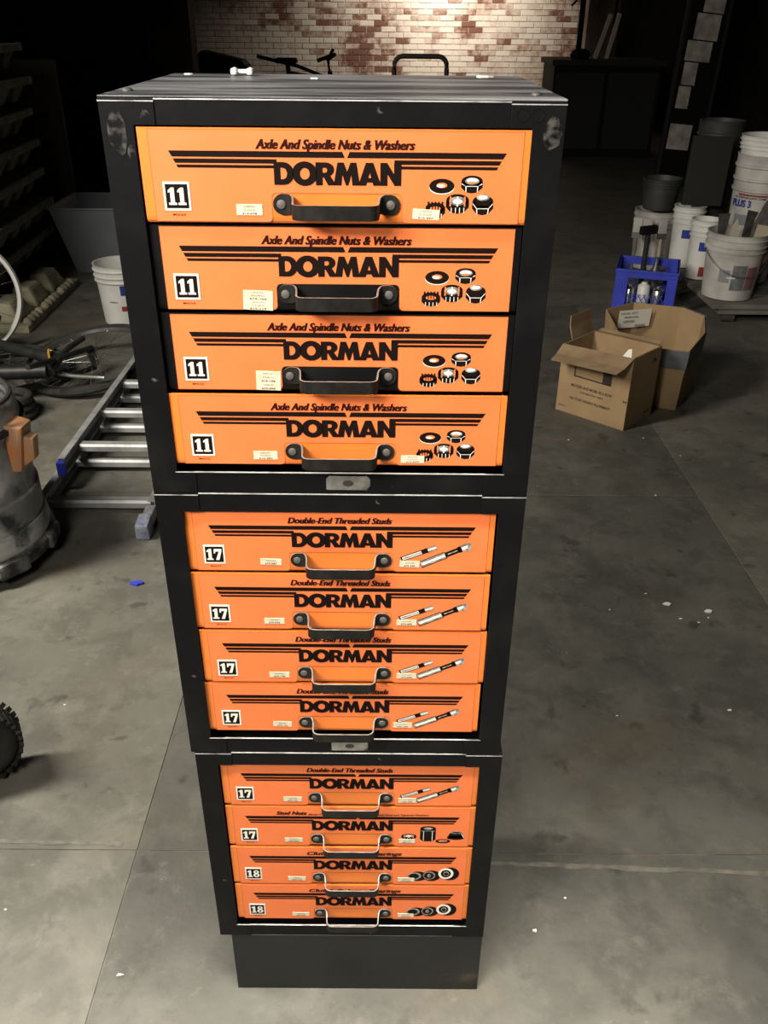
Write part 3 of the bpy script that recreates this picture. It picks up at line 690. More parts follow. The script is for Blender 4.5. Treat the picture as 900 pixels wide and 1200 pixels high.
lad_section(.060, .143, 1.58, [1.72+.268*k for k in range(5)], 'fly')
MB().box((-.156, 1.562, .058), (-.130, 1.582, .104), BLUE).obj('end_cap', lad, bevel=.003)
b = MB(); b.hexa([(.145, 1.29, 0), (.186, 1.29, 0), (.186, 1.34, 0), (.145, 1.34, 0), (.147, 1.283, .050), (.184, 1.283, .050), (.184, 1.345, .058), (.147, 1.345, .058)], mat('ladder_foot_rubber', (.42, .44, .48), .5, 0, (.10, .13, .34), 30, 4))
b.obj('foot', lad, bevel=.006); MB().box((.152, 1.33, .01), (.180, 1.41, .048), ALU).obj('foot_bracket', lad, bevel=.003)

# ------------------------------------------------------------------ shop vacuum
vac = thing('shop_vacuum', 'dusty grey wet and dry vacuum with orange latch at the left edge', 'vacuum', (-1.090, 1.215, 0), .3); vac.scale = (1, 1, .86)
MB().lathe([(.10, .055), (.17, .060), (.215, .075), (.222, .11), (.215, .145), (.208, .150), (.212, .16), (.212, .24), (.205, .246), (.206, .258), (.200, .36), (.197, .43), (.202, .434), (.204, .450)], 48, VACG).obj('tank', vac, smooth=True)
MB().lathe([(.203, .445), (.211, .447), (.212, .462), (.203, .466)], 48, DARKP).obj('rim_seal', vac, smooth=True)
MB().lathe([(.203, .464), (.198, .50), (.178, .545), (.13, .58), (.08, .60), (.005, .606)], 40, VACG).obj('head', vac, smooth=True)
for a in (-100, -55, -10, 35, 80, 125, 170, 215):
    r_ = math.radians(a); b = MB(); X = Matrix.Rotation(r_, 4, 'Z')
    b.box((.175, -.045, .030), (.238, .045, .082), VACB, X); b.obj('caster_housing', vac, bevel=.012)
    if a in (-100, -10, 80, 170):
        q = X @ Vector((.205, 0, 0)); t = X @ Vector((0, 1, 0))
        MB().cyl(q+Vector((0, 0, .022))-t*.012, q+Vector((0, 0, .022))+t*.012, .022, RUBBER, 16).obj('caster', vac, smooth=True)
MB().lathe([(.20, .035), (.228, .040), (.230, .075), (.218, .085)], 48, VACB).obj('base_ring', vac, smooth=True)
a = math.radians(-22); X = Matrix.Rotation(a, 4, 'Z')
b = MB(); X = X @ Matrix.Translation((.018, 0, 0)); b.hexa([X @ Vector(p) for p in ((.180, -.042, .330), (.200, -.032, .325), (.200, .032, .325), (.180, .042, .330), (.175, -.036, .478), (.222, -.028, .468), (.222, .028, .468), (.175, .036, .478))], VACO)
b.hexa([X @ Vector(p) for p in ((.200, -.020, .335), (.232, -.014, .360), (.232, .014, .360), (.200, .020, .335), (.205, -.020, .440), (.240, -.016, .430), (.240, .016, .430), (.205, .020, .440))], VACO)
b.obj('latch', vac, bevel=.006)
pts = [X @ Vector((.02+.165*math.cos(t), .11*math.sin(t), .575-.03*math.cos(t)+.01*math.sin(2*t))) for t in [2*PI*i/28 for i in range(28)]]
MB().tube(pts, .007, DARKP, closed=True).obj('cord', vac, smooth=True)

# ------------------------------------------------------------------ small tyre at the left edge
def pneumatic(name, label, cat, loc, R, r, rot, hubM):
    t = tag(link(name, None, None, loc, rot), label, cat)
    b = MB(); b.torus((0, 0, 0), R-r, r, RUBBER, n=48, k=12, sx=1.15); b.obj('tire', t, smooth=True)
    b = MB()
    for i in range(34):
        for s in (-1, 1):
            X = Matrix.Rotation(2*PI*(i+.25*s)/34, 4, 'Z') @ Matrix.Translation((R-.003, 0, s*r*.55)) @ Matrix.Rotation(s*.5, 4, 'X')
            b.box((-.004, -.0045, -r*.5), (.004, .0045, r*.5), RUBBER, X)
    o = b.obj('tread', t); o['kind'] = 'stuff'
    b = MB(); b.lathe([(.004, -r*.6), (R*.42, -r*.7), (R-2*r+.004, -r*.5), (R-2*r+.004, r*.5), (R*.42, r*.7), (.004, r*.6)], 28, hubM); b.obj('wheel_hub', t, smooth=True)
    MB().cyl((0, 0, -r*1.5), (0, 0, r*1.5), .008, SILVER).obj('axle', t, smooth=True)
    return t
pneumatic('cart_wheel', 'black pneumatic cart tyre with pale hub poking in at the left edge', 'wheel', (-.735, .415, .088), .088, .028, (PI/2, 0, math.radians(28)), mat('pale_hub', (.40, .41, .40), .5))

# ------------------------------------------------------------------ bicycles on the floor
def bike_wheel(parent, c, R, X, tire=.017, rimr=.009):
    w = link('wheel', None, parent, c); w.rotation_euler = X.to_euler()
    if tire: MB().torus((0, 0, 0), R-tire, tire, RUBBER, n=56, k=8).obj('tire', w, smooth=True)
    MB().torus((0, 0, 0), (R-tire-rimr*1.1-.006) if tire else R-rimr, rimr, SILVER if tire else WPL, n=56, k=6, sx=1.5).obj('rim', w, smooth=True)
    b = MB(); b.cyl((0, 0, -.03), (0, 0, .03), .016, STEELD, 12)
    for i in range(28):
        a = 2*PI*i/28; s = 1 if i % 2 else -1
        b.cyl((.014*math.cos(a+.7*s), .014*math.sin(a+.7*s), .022*s), ((R-2.1*tire)*math.cos(a), (R-2.1*tire)*math.sin(a), 0), .0011, SILVER, 5)
    b.obj('spokes', w)
    return w
bk = thing('bicycle', 'dark bicycle lying on its side on the floor behind the ladder', 'bicycle', (0, 0, 0))
fw = Vector((-1.14, 2.56, .075)); rw = Vector((-1.50, 2.52, .035))
bike_wheel(bk, fw, .28, Matrix.Rotation(.16, 4, 'X') @ Matrix.Rotation(-.10, 4, 'Y'))
bike_wheel(bk, rw, .262, Matrix.Rotation(.03, 4, 'X'))
bb = Vector((-1.52, 2.26, .12)); st = Vector((-1.62, 2.62, .13)); hd = Vector((-1.22, 2.38, .135)); hd2 = Vector((-1.22, 2.28, .125))
b = MB()
for p, q, r in ((bb, st, .022), (st, hd, .022), (bb, hd2, .028), (hd, hd2, .026), (bb, rw+Vector((0, 0, .04)), .009), (st, rw+Vector((0, 0, .04)), .008), (bb+Vector((0, 0, -.07)), rw+Vector((0, 0, -.04)), .009)): b.cyl(p, q, r, DARKP, 10)
b.obj('frame', bk, smooth=True)
b = MB(); b.tube([hd2, hd2+Vector((.03, .06, .03)), fw+Vector((0, 0, .045))], .011, DARKP); b.tube([hd2, hd2+Vector((.03, .06, -.05)), fw+Vector((0, 0, -.04))], .011, DARKP); b.obj('fork', bk, smooth=True)
b = MB(); b.tube([hd+Vector((-.02, -.22, .05)), hd+Vector((.02, -.10, .03)), hd, hd+Vector((.03, .09, .02)), hd+Vector((.05, .19, .02))], .011, DARKP); b.obj('handlebar', bk, smooth=True)
b = MB(); b.torus(bb+Vector((0, 0, .02)), .07, .006, STEELD, n=30, k=6); b.cyl(bb+Vector((0, 0, .03)), bb+Vector((.10, -.07, .035)), .009, STEELD); b.obj('crank', bk, smooth=True)
MB().box((-.035, -.022, 0), (.035, .022, .018), WPL).obj('pedal', bk, loc=bb+Vector((.085, -.075, .045)), bevel=.004, rot=(.1, .2, -.5))
b = MB(); b.lathe([(.02, -.02), (.075, -.01), (.085, .01), (.06, .03), (.01, .035)], 20, DARKP); b.obj('saddle', bk, loc=st+Vector((-.04, .14, .03)), smooth=True)
MB().box((-.004, -.02, -.012), (.004, .02, .012), mat('amber_reflector', (.7, .35, .03), .3)).obj('reflector', bk, loc=(-1.235, 2.36, .165), rot=(0, 0, .3))
b = MB(); b.tube([(-1.33, 2.39, .10), (-1.25, 2.33, .105), (-1.14, 2.30, .10), (-1.02, 2.31, .09)], .008, SILVER); b.obj('fender_stay', bk, smooth=True)
tr = thing('scooter_tyre', 'black ribbed tyre lying flat on the floor beside the bicycle', 'tire', (-1.33, 2.14, 0))
for k in range(3): MB().torus((0, 0, .018+.026*k), .082-.004*k, .0165, RUBBER, n=40, k=8).obj('ring', tr, smooth=True)
bk2 = thing('spare_bicycle_wheel', 'bare bicycle wheel with white rim standing upright at the left edge', 'wheel', (-1.745, 2.80, .252), 0)
bw_ = bike_wheel(bk2, (0, 0, 0), .25, tire=0, rimr=.012, X= Matrix.Rotation(.25, 4, 'Z') @ Matrix.Rotation(1.35, 4, 'X'))

# ------------------------------------------------------------------ pails and buckets
def bucket(name, label, loc, R=.135, h=.33, M=WPL, rotz=0, group=None, bail=True, open_top=True):
    t = thing(name, label, 'bucket', loc, rotz, group)
    rb = R*.86; th = .003
    prof = [(rb-.01, 0), (rb, .004), (rb+(R-rb)*.75, h*.72), (R+.004, h*.73), (R+.004, h*.745), (R-.002, h*.75), (R-.001, h*.80), (R+.006, h*.81), (R+.006, h*.825), (R, h*.83), (R+.001, h*.90), (R+.008, h*.91), (R+.008, h*.925), (R+.002, h*.93), (R+.003, h*.985), (R+.006, h), (R-.002, h), (R-.004, h*.9), (rb-.004, .01), (.002, .01)]
    MB().lathe(prof, 40, M).obj('shell', t, smooth=True)
    if bail:
        b = MB()
        for s in (-1, 1): b.cyl((s*(R-.002), 0, h*.78), (s*(R+.012), 0, h*.78), .012, M, 12)
        b.obj('lug', t, smooth=True)
        b = MB(); b.tube([((R+.012)*math.cos(a), -abs(math.sin(a))*(R+.03), h*.78-abs(math.sin(a))*h*.36) for a in [PI*i/16 for i in range(17)]], .002, STEELD, 6); b.obj('bail', t, smooth=True)
    return t
def curved_patch(t, name, R0, h, a0, a1, z0, z1, M, n=8, out=.0012, rb=None):
    rb = R0*.86; b = MB(); vs = []; fs = []
    for i in range(n+1):
        a = math.radians(a0+(a1-a0)*i/n)
        for z in (z0, z1):
            r = rb+(R0-rb)*.75*(z/(h*.72))+out; vs.append((r*math.cos(a), r*math.sin(a), z))
    for i in range(n): fs.append((2*i, 2*i+2, 2*i+3, 2*i+1))
    b.add(vs, fs, M); return b.obj(name, t)
def curved_text(t, s, R0, h, a0, a1, z0, hh, M, out=.0018, offset=.02):
    me = text_raw(s, 0, offset); xs = [v.co.x for v in me.vertices]; A, B = min(xs), max(xs); rb = R0*.86
    for v in me.vertices:
        z = z0+v.co.y*hh/.72; a = math.radians(a0+(a1-a0)*(v.co.x-A)/(B-A)); r = rb+(R0-rb)*.75*(z/(h*.72))+out
        v.co = Vector((r*math.cos(a), r*math.sin(a), z))
    me.materials.clear(); me.materials.append(M); return link('printed_lettering', me, t)

p = bucket('pail', 'white plastic pail with blue printed square standing behind the ladder', (-1.200, 3.30, 0), .122, .280, WPL, bail=False)
p.name = 'pail'
curved_patch(p, 'printed_label', .122, .280, -82, -62, .150, .196, BLUE_P); curved_patch(p, 'printed_picture', .122, .280, -84, -58, .075, .098, RED_P)
curved_text(p, 'CONTENTS', .122, .280, -112, -92, .115, .006, INK)

fb = bucket('bucket', 'soiled white bucket of trowels and putty knives on the wooden dolly', (1.745, 3.47, .10), .138, .31, WPL_D, rotz=0)
curved_patch(fb, 'printed_label', .138, .31, -108, -78, .055, .175, mat('grey_label', (.22, .23, .24), .6, 0, (.12, .13, .14), 40, 4)); curved_patch(fb, 'printed_picture', .138, .31, -76, -50, .055, .165, mat('faded_red_label', (.26, .12, .13), .6))
curved_patch(fb, 'printed_lettering', .138, .31, -135, -112, .09, .15, mat('grey_label2', (.26, .27, .28), .6)); curved_patch(fb, 'white_strip', .138, .31, -118, -100, .112, .118, WPL, out=.002)
# two nested buckets behind it
nb = bucket('bucket', 'white bucket with red line and blue lettering, lower of the nested pair', (1.94, 3.79, .10), .138, .615, WPL_D, bail=False)
curved_patch(nb, 'red_line', .138, .615, -158, -60, .430, .439, RED_P, 12, out=.006)
curved_text(nb, 'PLUS 3', .138, .615, -172, -126, .378, .032, BLUE_P, out=.006, offset=.04)
curved_text(nb, 'ALL PURPOSE JOINT COMPOUND', .138, .615, -168, -80, .418, .008, INK, out=.006)
curved_patch(nb, 'printed_label', .138, .615, -160, -128, .25, .34, mat('grey_label3', (.20, .23, .26), .6), out=.006)
nb2 = bucket('bucket', 'plain white bucket nested into the lettered bucket, top of the pair', (1.942, 3.79, .575), .140, .225, WPL, bail=False)
bucket('bucket', 'dark grey bucket just behind the nested white pair', (1.86, 4.28, 0), .115, .82, GPL, bail=False)
bb1 = bucket('bucket', 'slim white bucket with blue label left of the trowel bucket, nearer of two', (1.705, 3.80, .10), .075, .30, WPL, bail=False)
curved_patch(bb1, 'printed_label', .075, .30, -125, -85, .150, .195, BLUE_P); curved_patch(bb1, 'printed_picture', .075, .30, -110, -80, .02, .07, RED_P)
bb4 = bucket('bucket', 'slim white bucket with blue label under the dark board, farther of two', (1.690, 4.05, .10), .080, .32, WPL, bail=False)
curved_patch(bb4, 'printed_label', .080, .32, -125, -70, .16, .205, BLUE_P)
bb2 = bucket('bucket', 'dirty white bucket of brushes behind the blue crate', (1.63, 4.42, 0), .125, .33, WPL_D, bail=False)
bucket('bucket', 'dark grey bucket standing on the bucket of brushes', (1.63, 4.42, .332), .105, .17, GPL, bail=False)
# dark panel standing between
tag(MB().box((-.105, -.015, 0), (.105, .015, .34), DGREY).obj('dark_board', loc=(1.735, 4.03, .424), rot=(-.06, .03, 0), bevel=.004), 'dark grey square board standing on the slim white buckets', 'board')
# brushes leaning on the bucket of brushes
def brush(loc, rot, label, M1=STEELD):
    t = tag(link('paint_brush', None, None, loc, rot), label, 'brush', 'brushes in front of the dirty bucket')
    MB().box((-.024, -.007, .24), (.024, .007, .32), WPL_D).obj('bristles', t, bevel=.003); MB().box((-.025, -.008, .21), (.025, .008, .24), SILVER).obj('ferrule', t)
    MB().lathe([(.004, 0), (.011, .005), (.007, .06), (.013, .16), (.010, .21)], 12, M1).obj('handle', t, smooth=True)
brush((1.54, 4.18, .0), (-.12, -.06, 0), 'dark-handled brush leaning against the dirty bucket', DARKP)
brush((1.60, 4.17, .0), (-.12, .05, .2), 'pale-handled brush leaning against the dirty bucket', PALE)
brush((1.465, 4.20, .0), (-.12, .0, -.2), 'grey-handled brush, leftmost of those against the dirty bucket', WOODG)

def tool(name, label, cat, loc, rot, parts):
    t = tag(link(name, None, None, loc, rot), label, cat, 'tools standing in the trowel bucket')
    t.scale = (1.05, 1.05, 1.06)
    for nm, fn in parts: fn(MB()).obj(nm, t, bevel=.0015)
    return t
def blade(w0, w1, z0, z1, t, M): return lambda b: b.hexa([(-w0, -t, z0), (w0, -t, z0), (w0, t, z0), (-w0, t, z0), (-w1, -t, z1), (w1, -t, z1), (w1, t, z1), (-w1, t, z1)], M)
bx, by, bz = 1.745, 3.47, .112
tool('trowel', 'broad grey trowel leaning right out of the trowel bucket', 'trowel', (bx-.02, by+.02, bz), (-.10, .42, -.2), [('handle', blade(.012, .014, 0, .20, .010, DARKP)), ('blade', blade(.045, .060, .21, .46, .002, STEELD))])
tool('putty_knife', 'dark putty knife at the left side of the trowel bucket', 'putty knife', (bx-.085, by-.02, bz), (0, -.02, .1), [('handle', blade(.011, .011, 0, .20, .009, WOOD)), ('blade', blade(.012, .028, .20, .36, .0015, STEELD))])
tool('wood_stake', 'pale pointed wood stake standing in the trowel bucket', 'stake', (bx-.055, by-.045, bz), (0, .05, 0), [('shaft', lambda b: b.prism([(-.012, 0), (.012, 0), (.012, .315), (0, .345), (-.012, .315)], -.005, .005, 'y', PALE))])
tool('putty_knife', 'two-tone steel knife standing in the middle of the trowel bucket', 'putty knife', (bx-.01, by+.0, bz), (-.05, .22, .2), [('handle', blade(.010, .012, 0, .22, .009, DARKP)), ('blade', blade(.014, .036, .22, .37, .0015, STEELD))])
tool('wood_block', 'reddish wood scrap leaning right in the trowel bucket', 'wood', (bx+.03, by-.02, bz), (0, .55, 0), [('shaft', blade(.014, .014, 0, .32, .010, mat('reddish_wood', (.16, .06, .04), .7)))])
tool('wood_block', 'pale wood scrap at the right rim of the trowel bucket', 'wood', (bx+.065, by-.03, bz), (0, .12, 0), [('shaft', blade(.034, .030, .10, .315, .010, PALE))])

# dolly
dl = thing('wood_dolly', 'low weathered wooden dolly carrying the buckets on the right', 'dolly', (0, 0, 0))
for k in range(5):
    MB().box((1.630, 3.31+.165*k, .075), (2.30, 3.31+.165*k+.155, .098), WOODG).obj('plank', dl, bevel=.003)
for y in (3.36, 4.06):
    MB().box((1.67, y-.035, .045), (2.26, y+.035, .075), WOODG).obj('bearer', dl, bevel=.003)
    for x in (1.73, 2.20):
        MB().cyl((x-.03, y, .0225), (x+.03, y, .0225), .0225, STEELD, 16).obj('caster', dl, smooth=True)

# ------------------------------------------------------------------ blue crate
ct = thing('milk_crate', 'blue plastic milk crate with an open window, in front of the buckets', 'crate', (1.378, 3.60, 0), math.atan2(-.09, .285))
cw2, cd2, chh, t = .148, .145, .218, .008
def crate_side(w):
    b = MB()
    b.box((-w, 0, 0), (w, t, .035), BLUE); b.box((-w, 0, .178), (w, t, chh), BLUE); b.box((-w, 0, .035), (-w+.062, t, .178), BLUE); b.box((w-.048, 0, .035), (w, t, .178), BLUE)
    b.box((-w-.004, -.004, chh-.014), (w+.004, t+.002, chh), BLUE); b.box((-w-.003, -.003, 0), (w+.003, t, .012), BLUE)
    n = 7; a, c_ = -w+.062, w-.048
    for i in range(n):
        x = a+(c_-a)*i/n
        for q in (0, 1):
          x0_, x1_ = (x, x+.040) if q == 0 else (x+.040, x)
          b.add([(x0_, .002, .035), (x0_+.004, .002, .035), (x1_+.004, .002, .100), (x1_, .002, .100), (x0_, t-.002, .035), (x0_+.004, t-.002, .035), (x1_+.004, t-.002, .100), (x1_, t-.002, .100)], [(0,1,2,3),(4,7,6,5),(0,4,5,1),(1,5,6,2),(2,6,7,3),(3,7,4,0)], BLUE)
        if 0: b.add([(x, .002, .035), (x+.004, .002, .035), (x+.044, .002, .100), (x+.040, .002, .100), (x, t-.002, .035), (x+.004, t-.002, .035), (x+.044, t-.002, .100), (x+.040, t-.002, .100)], [(0,1,2,3),(4,7,6,5),(0,4,5,1),(1,5,6,2),(2,6,7,3),(3,7,4,0)], BLUE)
    return b
crate_side(cw2).obj('side', ct, loc=(0, -cd2, 0), bevel=.0012)
crate_side(cw2).obj('side', ct, loc=(0, cd2, 0), rot=(0, 0, PI), bevel=.0012)
crate_side(cd2-t).obj('side', ct, loc=(-cw2, 0, 0), rot=(0, 0, -PI/2), bevel=.0012)
crate_side(cd2-t).obj('side', ct, loc=(cw2, 0, 0), rot=(0, 0, PI/2), bevel=.0012)
MB().box((-cw2+t, -cd2+t, .002), (cw2-t, cd2-t, .010), BLUE).obj('base', ct)
Xc = Matrix.Translation((1.378, 3.60, 0)) @ Matrix.Rotation(math.atan2(-.09, .285), 4, 'Z')
for i, (x, y, r, h, M, l) in enumerate([(-.075, -.085, .028, .10, SILVER, 'left'), (-.005, -.095, .030, .12, WPL, 'middle'), (.065, -.085, .028, .10, SILVER, 'right')]):
    q = Xc @ Vector((x, y, .011))
    tag(MB().lathe([(r, 0), (r, h), (r*.9, h+.004), (r*.5, h+.012), (r*.45, h+.02), (.001, h+.02)], 20, M).obj('can', loc=q, smooth=True), 'metal can seen through the crate window, %s one of three' % l, 'can', 'cans in the blue crate')
q = Xc @ Vector((-.025, .03, .011))
hm = tag(link('hammer', None, None, q, (.05, -.04, .3)), 'black hammer standing head-up in the blue crate', 'hammer')
MB().cyl((0, 0, 0), (0, 0, .36), .013, DARKP).obj('handle', hm, smooth=True); MB().box((-.045, -.016, .35), (.045, .016, .39), NEARBLK).obj('head', hm, bevel=.006)
q = Xc @ Vector((.035, .03, .011))
tag(MB().lathe([(.02, 0), (.024, .01), (.024, .17), (.010, .20), (.010, .235), (.001, .235)], 16, STEELD).obj('bottle', loc=q, smooth=True), 'grey bottle beside the hammer in the crate', 'bottle')

# ------------------------------------------------------------------ cardboard boxes
def panel(b, p0, p1, z0, z1a, z1b, M, th=.004, Mi=None):
    """upright board from p0 to p1 (2D), thickness to the left of travel"""
    p0 = Vector(p0); p1 = Vector(p1); d = (p1-p0).normalized(); n = Vector((-d.y, d.x))*th
    b.hexa([(*p0, z0), (*p1, z0), (*(p1+n), z0), (*(p0+n), z0), (*p0, z1a), (*p1, z1b), (*(p1+n), z1b), (*(p0+n), z1a)], M)
bx1 = thing('cardboard_box', 'open brown cardboard box with drooping front flap and printed square', 'box', (0, 0, 0))
A_, B_, C_, D_ = Vector((.700, 2.255)), Vector((.911, 2.06)), Vector((1.045, 2.195)), Vector((.842, 2.392))
hh1 = .272
for nm, p, q, za, zb in (('front_panel', A_, B_, .258, hh1), ('right_panel', B_, C_, hh1, hh1), ('back_panel', C_, D_, hh1, .262), ('left_panel', D_, A_, .262, .258)):
    b = MB(); panel(b, p, q, .002, za, zb, CARD); b.obj(nm, bx1)
b = MB(); b.prism([tuple(A_), tuple(B_), tuple(C_), tuple(D_)], 0, .003, 'z', CARD); b.obj('bottom_panel', bx1)
def flap(name, p, q, zp, zq, out, w, th=.004, M=CARD_IN):
    p = Vector((*p, zp)); q = Vector((*q, zq)); out = Vector(out).normalized()*w; ins = (q-p)*.04
    n = (q-p).cross(out).normalized()*th; b = MB()
    # slightly buckled: two-segment flap
    mid = out*.55+n*1.5
    v = [p, q, q-ins*.5+mid, p+ins*.5+mid, q-ins+out, p+ins+out]
    b.hexa([v[0], v[1], v[2], v[3], v[0]+n, v[1]+n, v[2]+n, v[3]+n], M); b.hexa([v[3], v[2], v[4], v[5], v[3]+n, v[2]+n, v[4]+n, v[5]+n], M)
    return b.obj(name, bx1)
dd = (B_-A_).normalized(); nf = Vector((dd.y, -dd.x))   # outward of front
flap('front_flap', A_, B_, .260, .274, (nf.x, nf.y, -.38), .098)
dl_ = (A_-D_).normalized(); nl = Vector((dl_.y, -dl_.x))
flap('left_flap', D_, A_.lerp(D_, .30), .264, .262, (nl.x*.25, nl.y*.25, 1.0), .085)
dr = (C_-B_).normalized(); nr = Vector((dr.y, -dr.x))
flap('right_flap', B_+dr*.004, C_, .273, .273, (-nr.x*.35, -nr.y*.35, -.9), .07)
db = (D_-C_).normalized(); nb_ = Vector((db.y, -db.x))
flap('back_flap', C_.lerp(D_, .05), D_, .273, .264, (nb_.x*.9, nb_.y*.9, .15), .035)
def on_face(p, q, s, z, off=.0008):   # point on vertical face p->q, s metres along
    d = (q-p).normalized(); n = Vector((d.y, -d.x)); r = p+d*s+n*off; return (r.x, r.y, z)
def face_rect(b, p, q, s0, s1, z0, z1, M, off=.0008): b.add([on_face(p, q, s0, z0, off), on_face(p, q, s1, z0, off), on_face(p, q, s1, z1, off), on_face(p, q, s0, z1, off)], [(0,1,2,3)], M)
INKB = mat('box_ink', (.035, .025, .02), .7)
b = MB()
x0, x1, z0, z1, w = .062, .215, .150, .228, .005
for (a0, a1, c0, c1) in ((x0, x1, z0, z0+w), (x0, x0+w, z0, z1), (x1-w, x1, z0, z1), (x1-.036, x1-w, z0, z1), (x0, x1, z1, z1+w)): face_rect(b, A_, B_, a0, a1, c0, c1, INKB)
b.obj('printed_square', bx1)
def face_text(par, s, p, q, s0, s1, z, h, M, off=.0009, offset=.015):
    me = text_raw(s, 0, offset); xs = [v.co.x for v in me.vertices]; a, c = min(xs), max(xs)
    for v in me.vertices: v.co = Vector(on_face(p, q, s0+(s1-s0)*(v.co.x-a)/(c-a), z+v.co.y*h/.72, off))
    me.materials.clear(); me.materials.append(M); return link('printed_lettering', me, par)
face_text(bx1, 'MOTORS AND MOBIL IN A ROW', A_, B_, .055, .225, .110, .011, INKB)
face_text(bx1, 'FOR MOTOR TRIPS', A_, B_, .095, .190, .092, .007, INKB)
face_text(bx1, 'FACTORY RENEW EQUIPMENT', A_, B_, .055, .225, .060, .010, INKB)
face_text(bx1, 'BOX 2', A_, B_, .012, .040, .022, .006, INKB)
face_text(bx1, 'M', A_, B_, .270, .284, .105, .007, INKB); face_text(bx1, '24', B_, C_, .135, .160, .225, .016, INKB); face_text(bx1, '12-4', B_, C_, .13, .165, .03, .009, INKB)
b = MB(); e1 = Vector((.862, 2.120, .262)); b.prism([(-.018, 0), (.018, 0), (.010, .034), (-.002, .030)], 0, .001, 'y', WHITEP); o = b.obj('torn_paper', bx1, loc=(.895, 2.098, .262), rot=(-.3, 0, -.7)); o['label'] = 'white torn paper scrap'

bx2 = thing('cardboard_box', 'bulging cardboard box with grey tape band and white shipping label, behind the open box', 'box', (0, 0, 0))
poly = [Vector(p) for p in ((1.062, 2.268), (1.160, 2.235), (1.262, 2.385), (1.300, 2.52), (1.245, 2.635), (1.06, 2.68), (.93, 2.60), (.945, 2.44))]
tops = [.238, .238, .262, .285, .285, .290, .285, .245]
n = len(poly); names = ['front_panel', 'right_panel', 'right_panel', 'right_panel', 'back_panel', 'back_panel', 'left_panel', 'left_panel']
c0 = sum(poly, Vector((0, 0)))/n
for i in range(n):
    p, q = poly[i], poly[(i+1) % n]; pb = c0+(p-c0)*.92; qb = c0+(q-c0)*.92
    def P3(v, z, ins=0):
        k = v+(c0-v).normalized()*ins; return (k.x, k.y, z)
    b = MB(); za, zb = tops[i], tops[(i+1) % n]
    b.hexa([P3(pb, 0), P3(qb, 0), P3(qb, 0, .004), P3(pb, 0, .004), P3(p, za), P3(q, zb), P3(q, zb, .004), P3(p, za, .004)], CARD); b.obj(names[i], bx2)
    if i in (0, 1, 2, 3, 7):
        b = MB(); f0 = .70; L = lambda u, v, f: u+(v-u)*f
        o_ = lambda v, f: (c0+(v-c0)*(1+.006/(v-c0).length))
        P0 = o_(L(pb, p, f0), 0); P1 = o_(L(qb, q, f0), 0); P2 = o_(q, 0); P4 = o_(p, 0)
        b.add([(*P0, za*f0), (*P1, zb*f0), (*P2, zb+.001), (*P4, za+.001)], [(0, 1, 2, 3)], TAPE); b.obj('tape_band', bx2)
b = MB(); b.prism([tuple(c0+(p-c0)*.9) for p in poly], .001, .004, 'z', CARD); b.obj('bottom_panel', bx2)
# white label on the inner face of the back
lp, lq = Vector((.985, 2.600)), Vector((1.125, 2.640))
b = MB(); d = (lq-lp).normalized(); nn = Vector((d.y, -d.x))
lab = [(*(lp+nn*.0), .205), (*(lq+nn*.0), .205), (*(lq+nn*.004), .278), (*(lp+nn*.004), .278)]
b.add(lab, [(0,1,2,3)], WHITEP); b.add([(p[0]-nn.x*.001, p[1]-nn.y*.001, p[2]) for p in lab], [(3,2,1,0)], WHITEP); b.obj('shipping_label', bx2)
for tx, s0, s1, z, h in (('ATLAS  QTY', .006, .085, .262, .008), ('7800074100', .022, .085, .246, .007), ('|||||||||||', .022, .070, .230, .008), ('|||||||||', .078, .122, .210, .008)):
    face_text(bx2, tx, lp, lq, s0, s1, z, h, INKB, off=.0048, offset=.01)

# ------------------------------------------------------------------ tote, trays and slotted panel
tt = thing('storage_tote', 'clear grey plastic storage tote with tapered sides behind the white pail', 'tote', (-1.42, 4.33, 0))
def tote():
    b = MB(); w0, d0, w1, d1, h, t = .29, .17, .375, .235, .365, .003
    def ring(w, d, z): return [(-w, -d, z), (w, -d, z), (w, d, z), (-w, d, z)]
    vs = ring(w0, d0, 0)+ring(w1, d1, h)+ring(w1-t, d1-t, h)+ring(w0-t, d0-t, t)
    fs = [(3,2,1,0), (12,13,14,15)]
    for i in range(4):
        j = (i+1) % 4; fs += [(i, j, 4+j, 4+i), (4+i, 4+j, 8+j, 8+i), (8+i, 8+j, 12+j, 12+i)]
    b.add(vs, fs, TOTE); return b
tote().obj('shell', tt)
b = MB(); w, d, h = .385, .245, .360
for a_, c_ in (((-w, -d-.0, h), (w, -d+.012, h+.008)), ((-w, d-.012, h), (w, d, h+.008)), ((-w, -d+.012, h), (-w+.012, d-.012, h+.008)), ((w-.012, -d+.012, h), (w, d-.012, h+.008))): b.box(a_, c_, TOTE)
b.obj('rim', tt, bevel=.002)

st_ = None
def tray_proto():
    t = thing('moulded_tray', 'x', 'tray', (0, 0, 0))
    b = MB(); L, Wd = 1.05, .75
    b.box((-Wd, 0, 0), (0, L, .012), TRAY); b.box((-.016, 0, -.022), (0, L, 0), TRAY); b.box((-Wd, -.004, -.022), (0, .010, 0), TRAY); b.obj('deck', t, bevel=.002)
    for k in range(5):
        y0 = .03+k*.205; b = MB()
        for x0 in (-.22, -.45, -.68):
            b.hexa([(x0+.05, y0+.045, -.100), (x0+.15, y0+.045, -.100), (x0+.15, y0+.125, -.100), (x0+.05, y0+.125, -.105), (x0, y0, .0), (x0+.20, y0, .0), (x0+.20, y0+.175, .0), (x0, y0+.175, .0)], TRAY)
        b.obj('cup', t, bevel=.006)
    b = MB()
    for i in range(34): b.box((-.013, .015+i*.0305, .012), (-.004, .028+i*.0305, .0155), mat('tray_bead', (.30, .30, .25), .7))
    o = b.obj('beaded_edge', t); o['kind'] = 'stuff'
    return t
proto = tray_proto(); TR = []
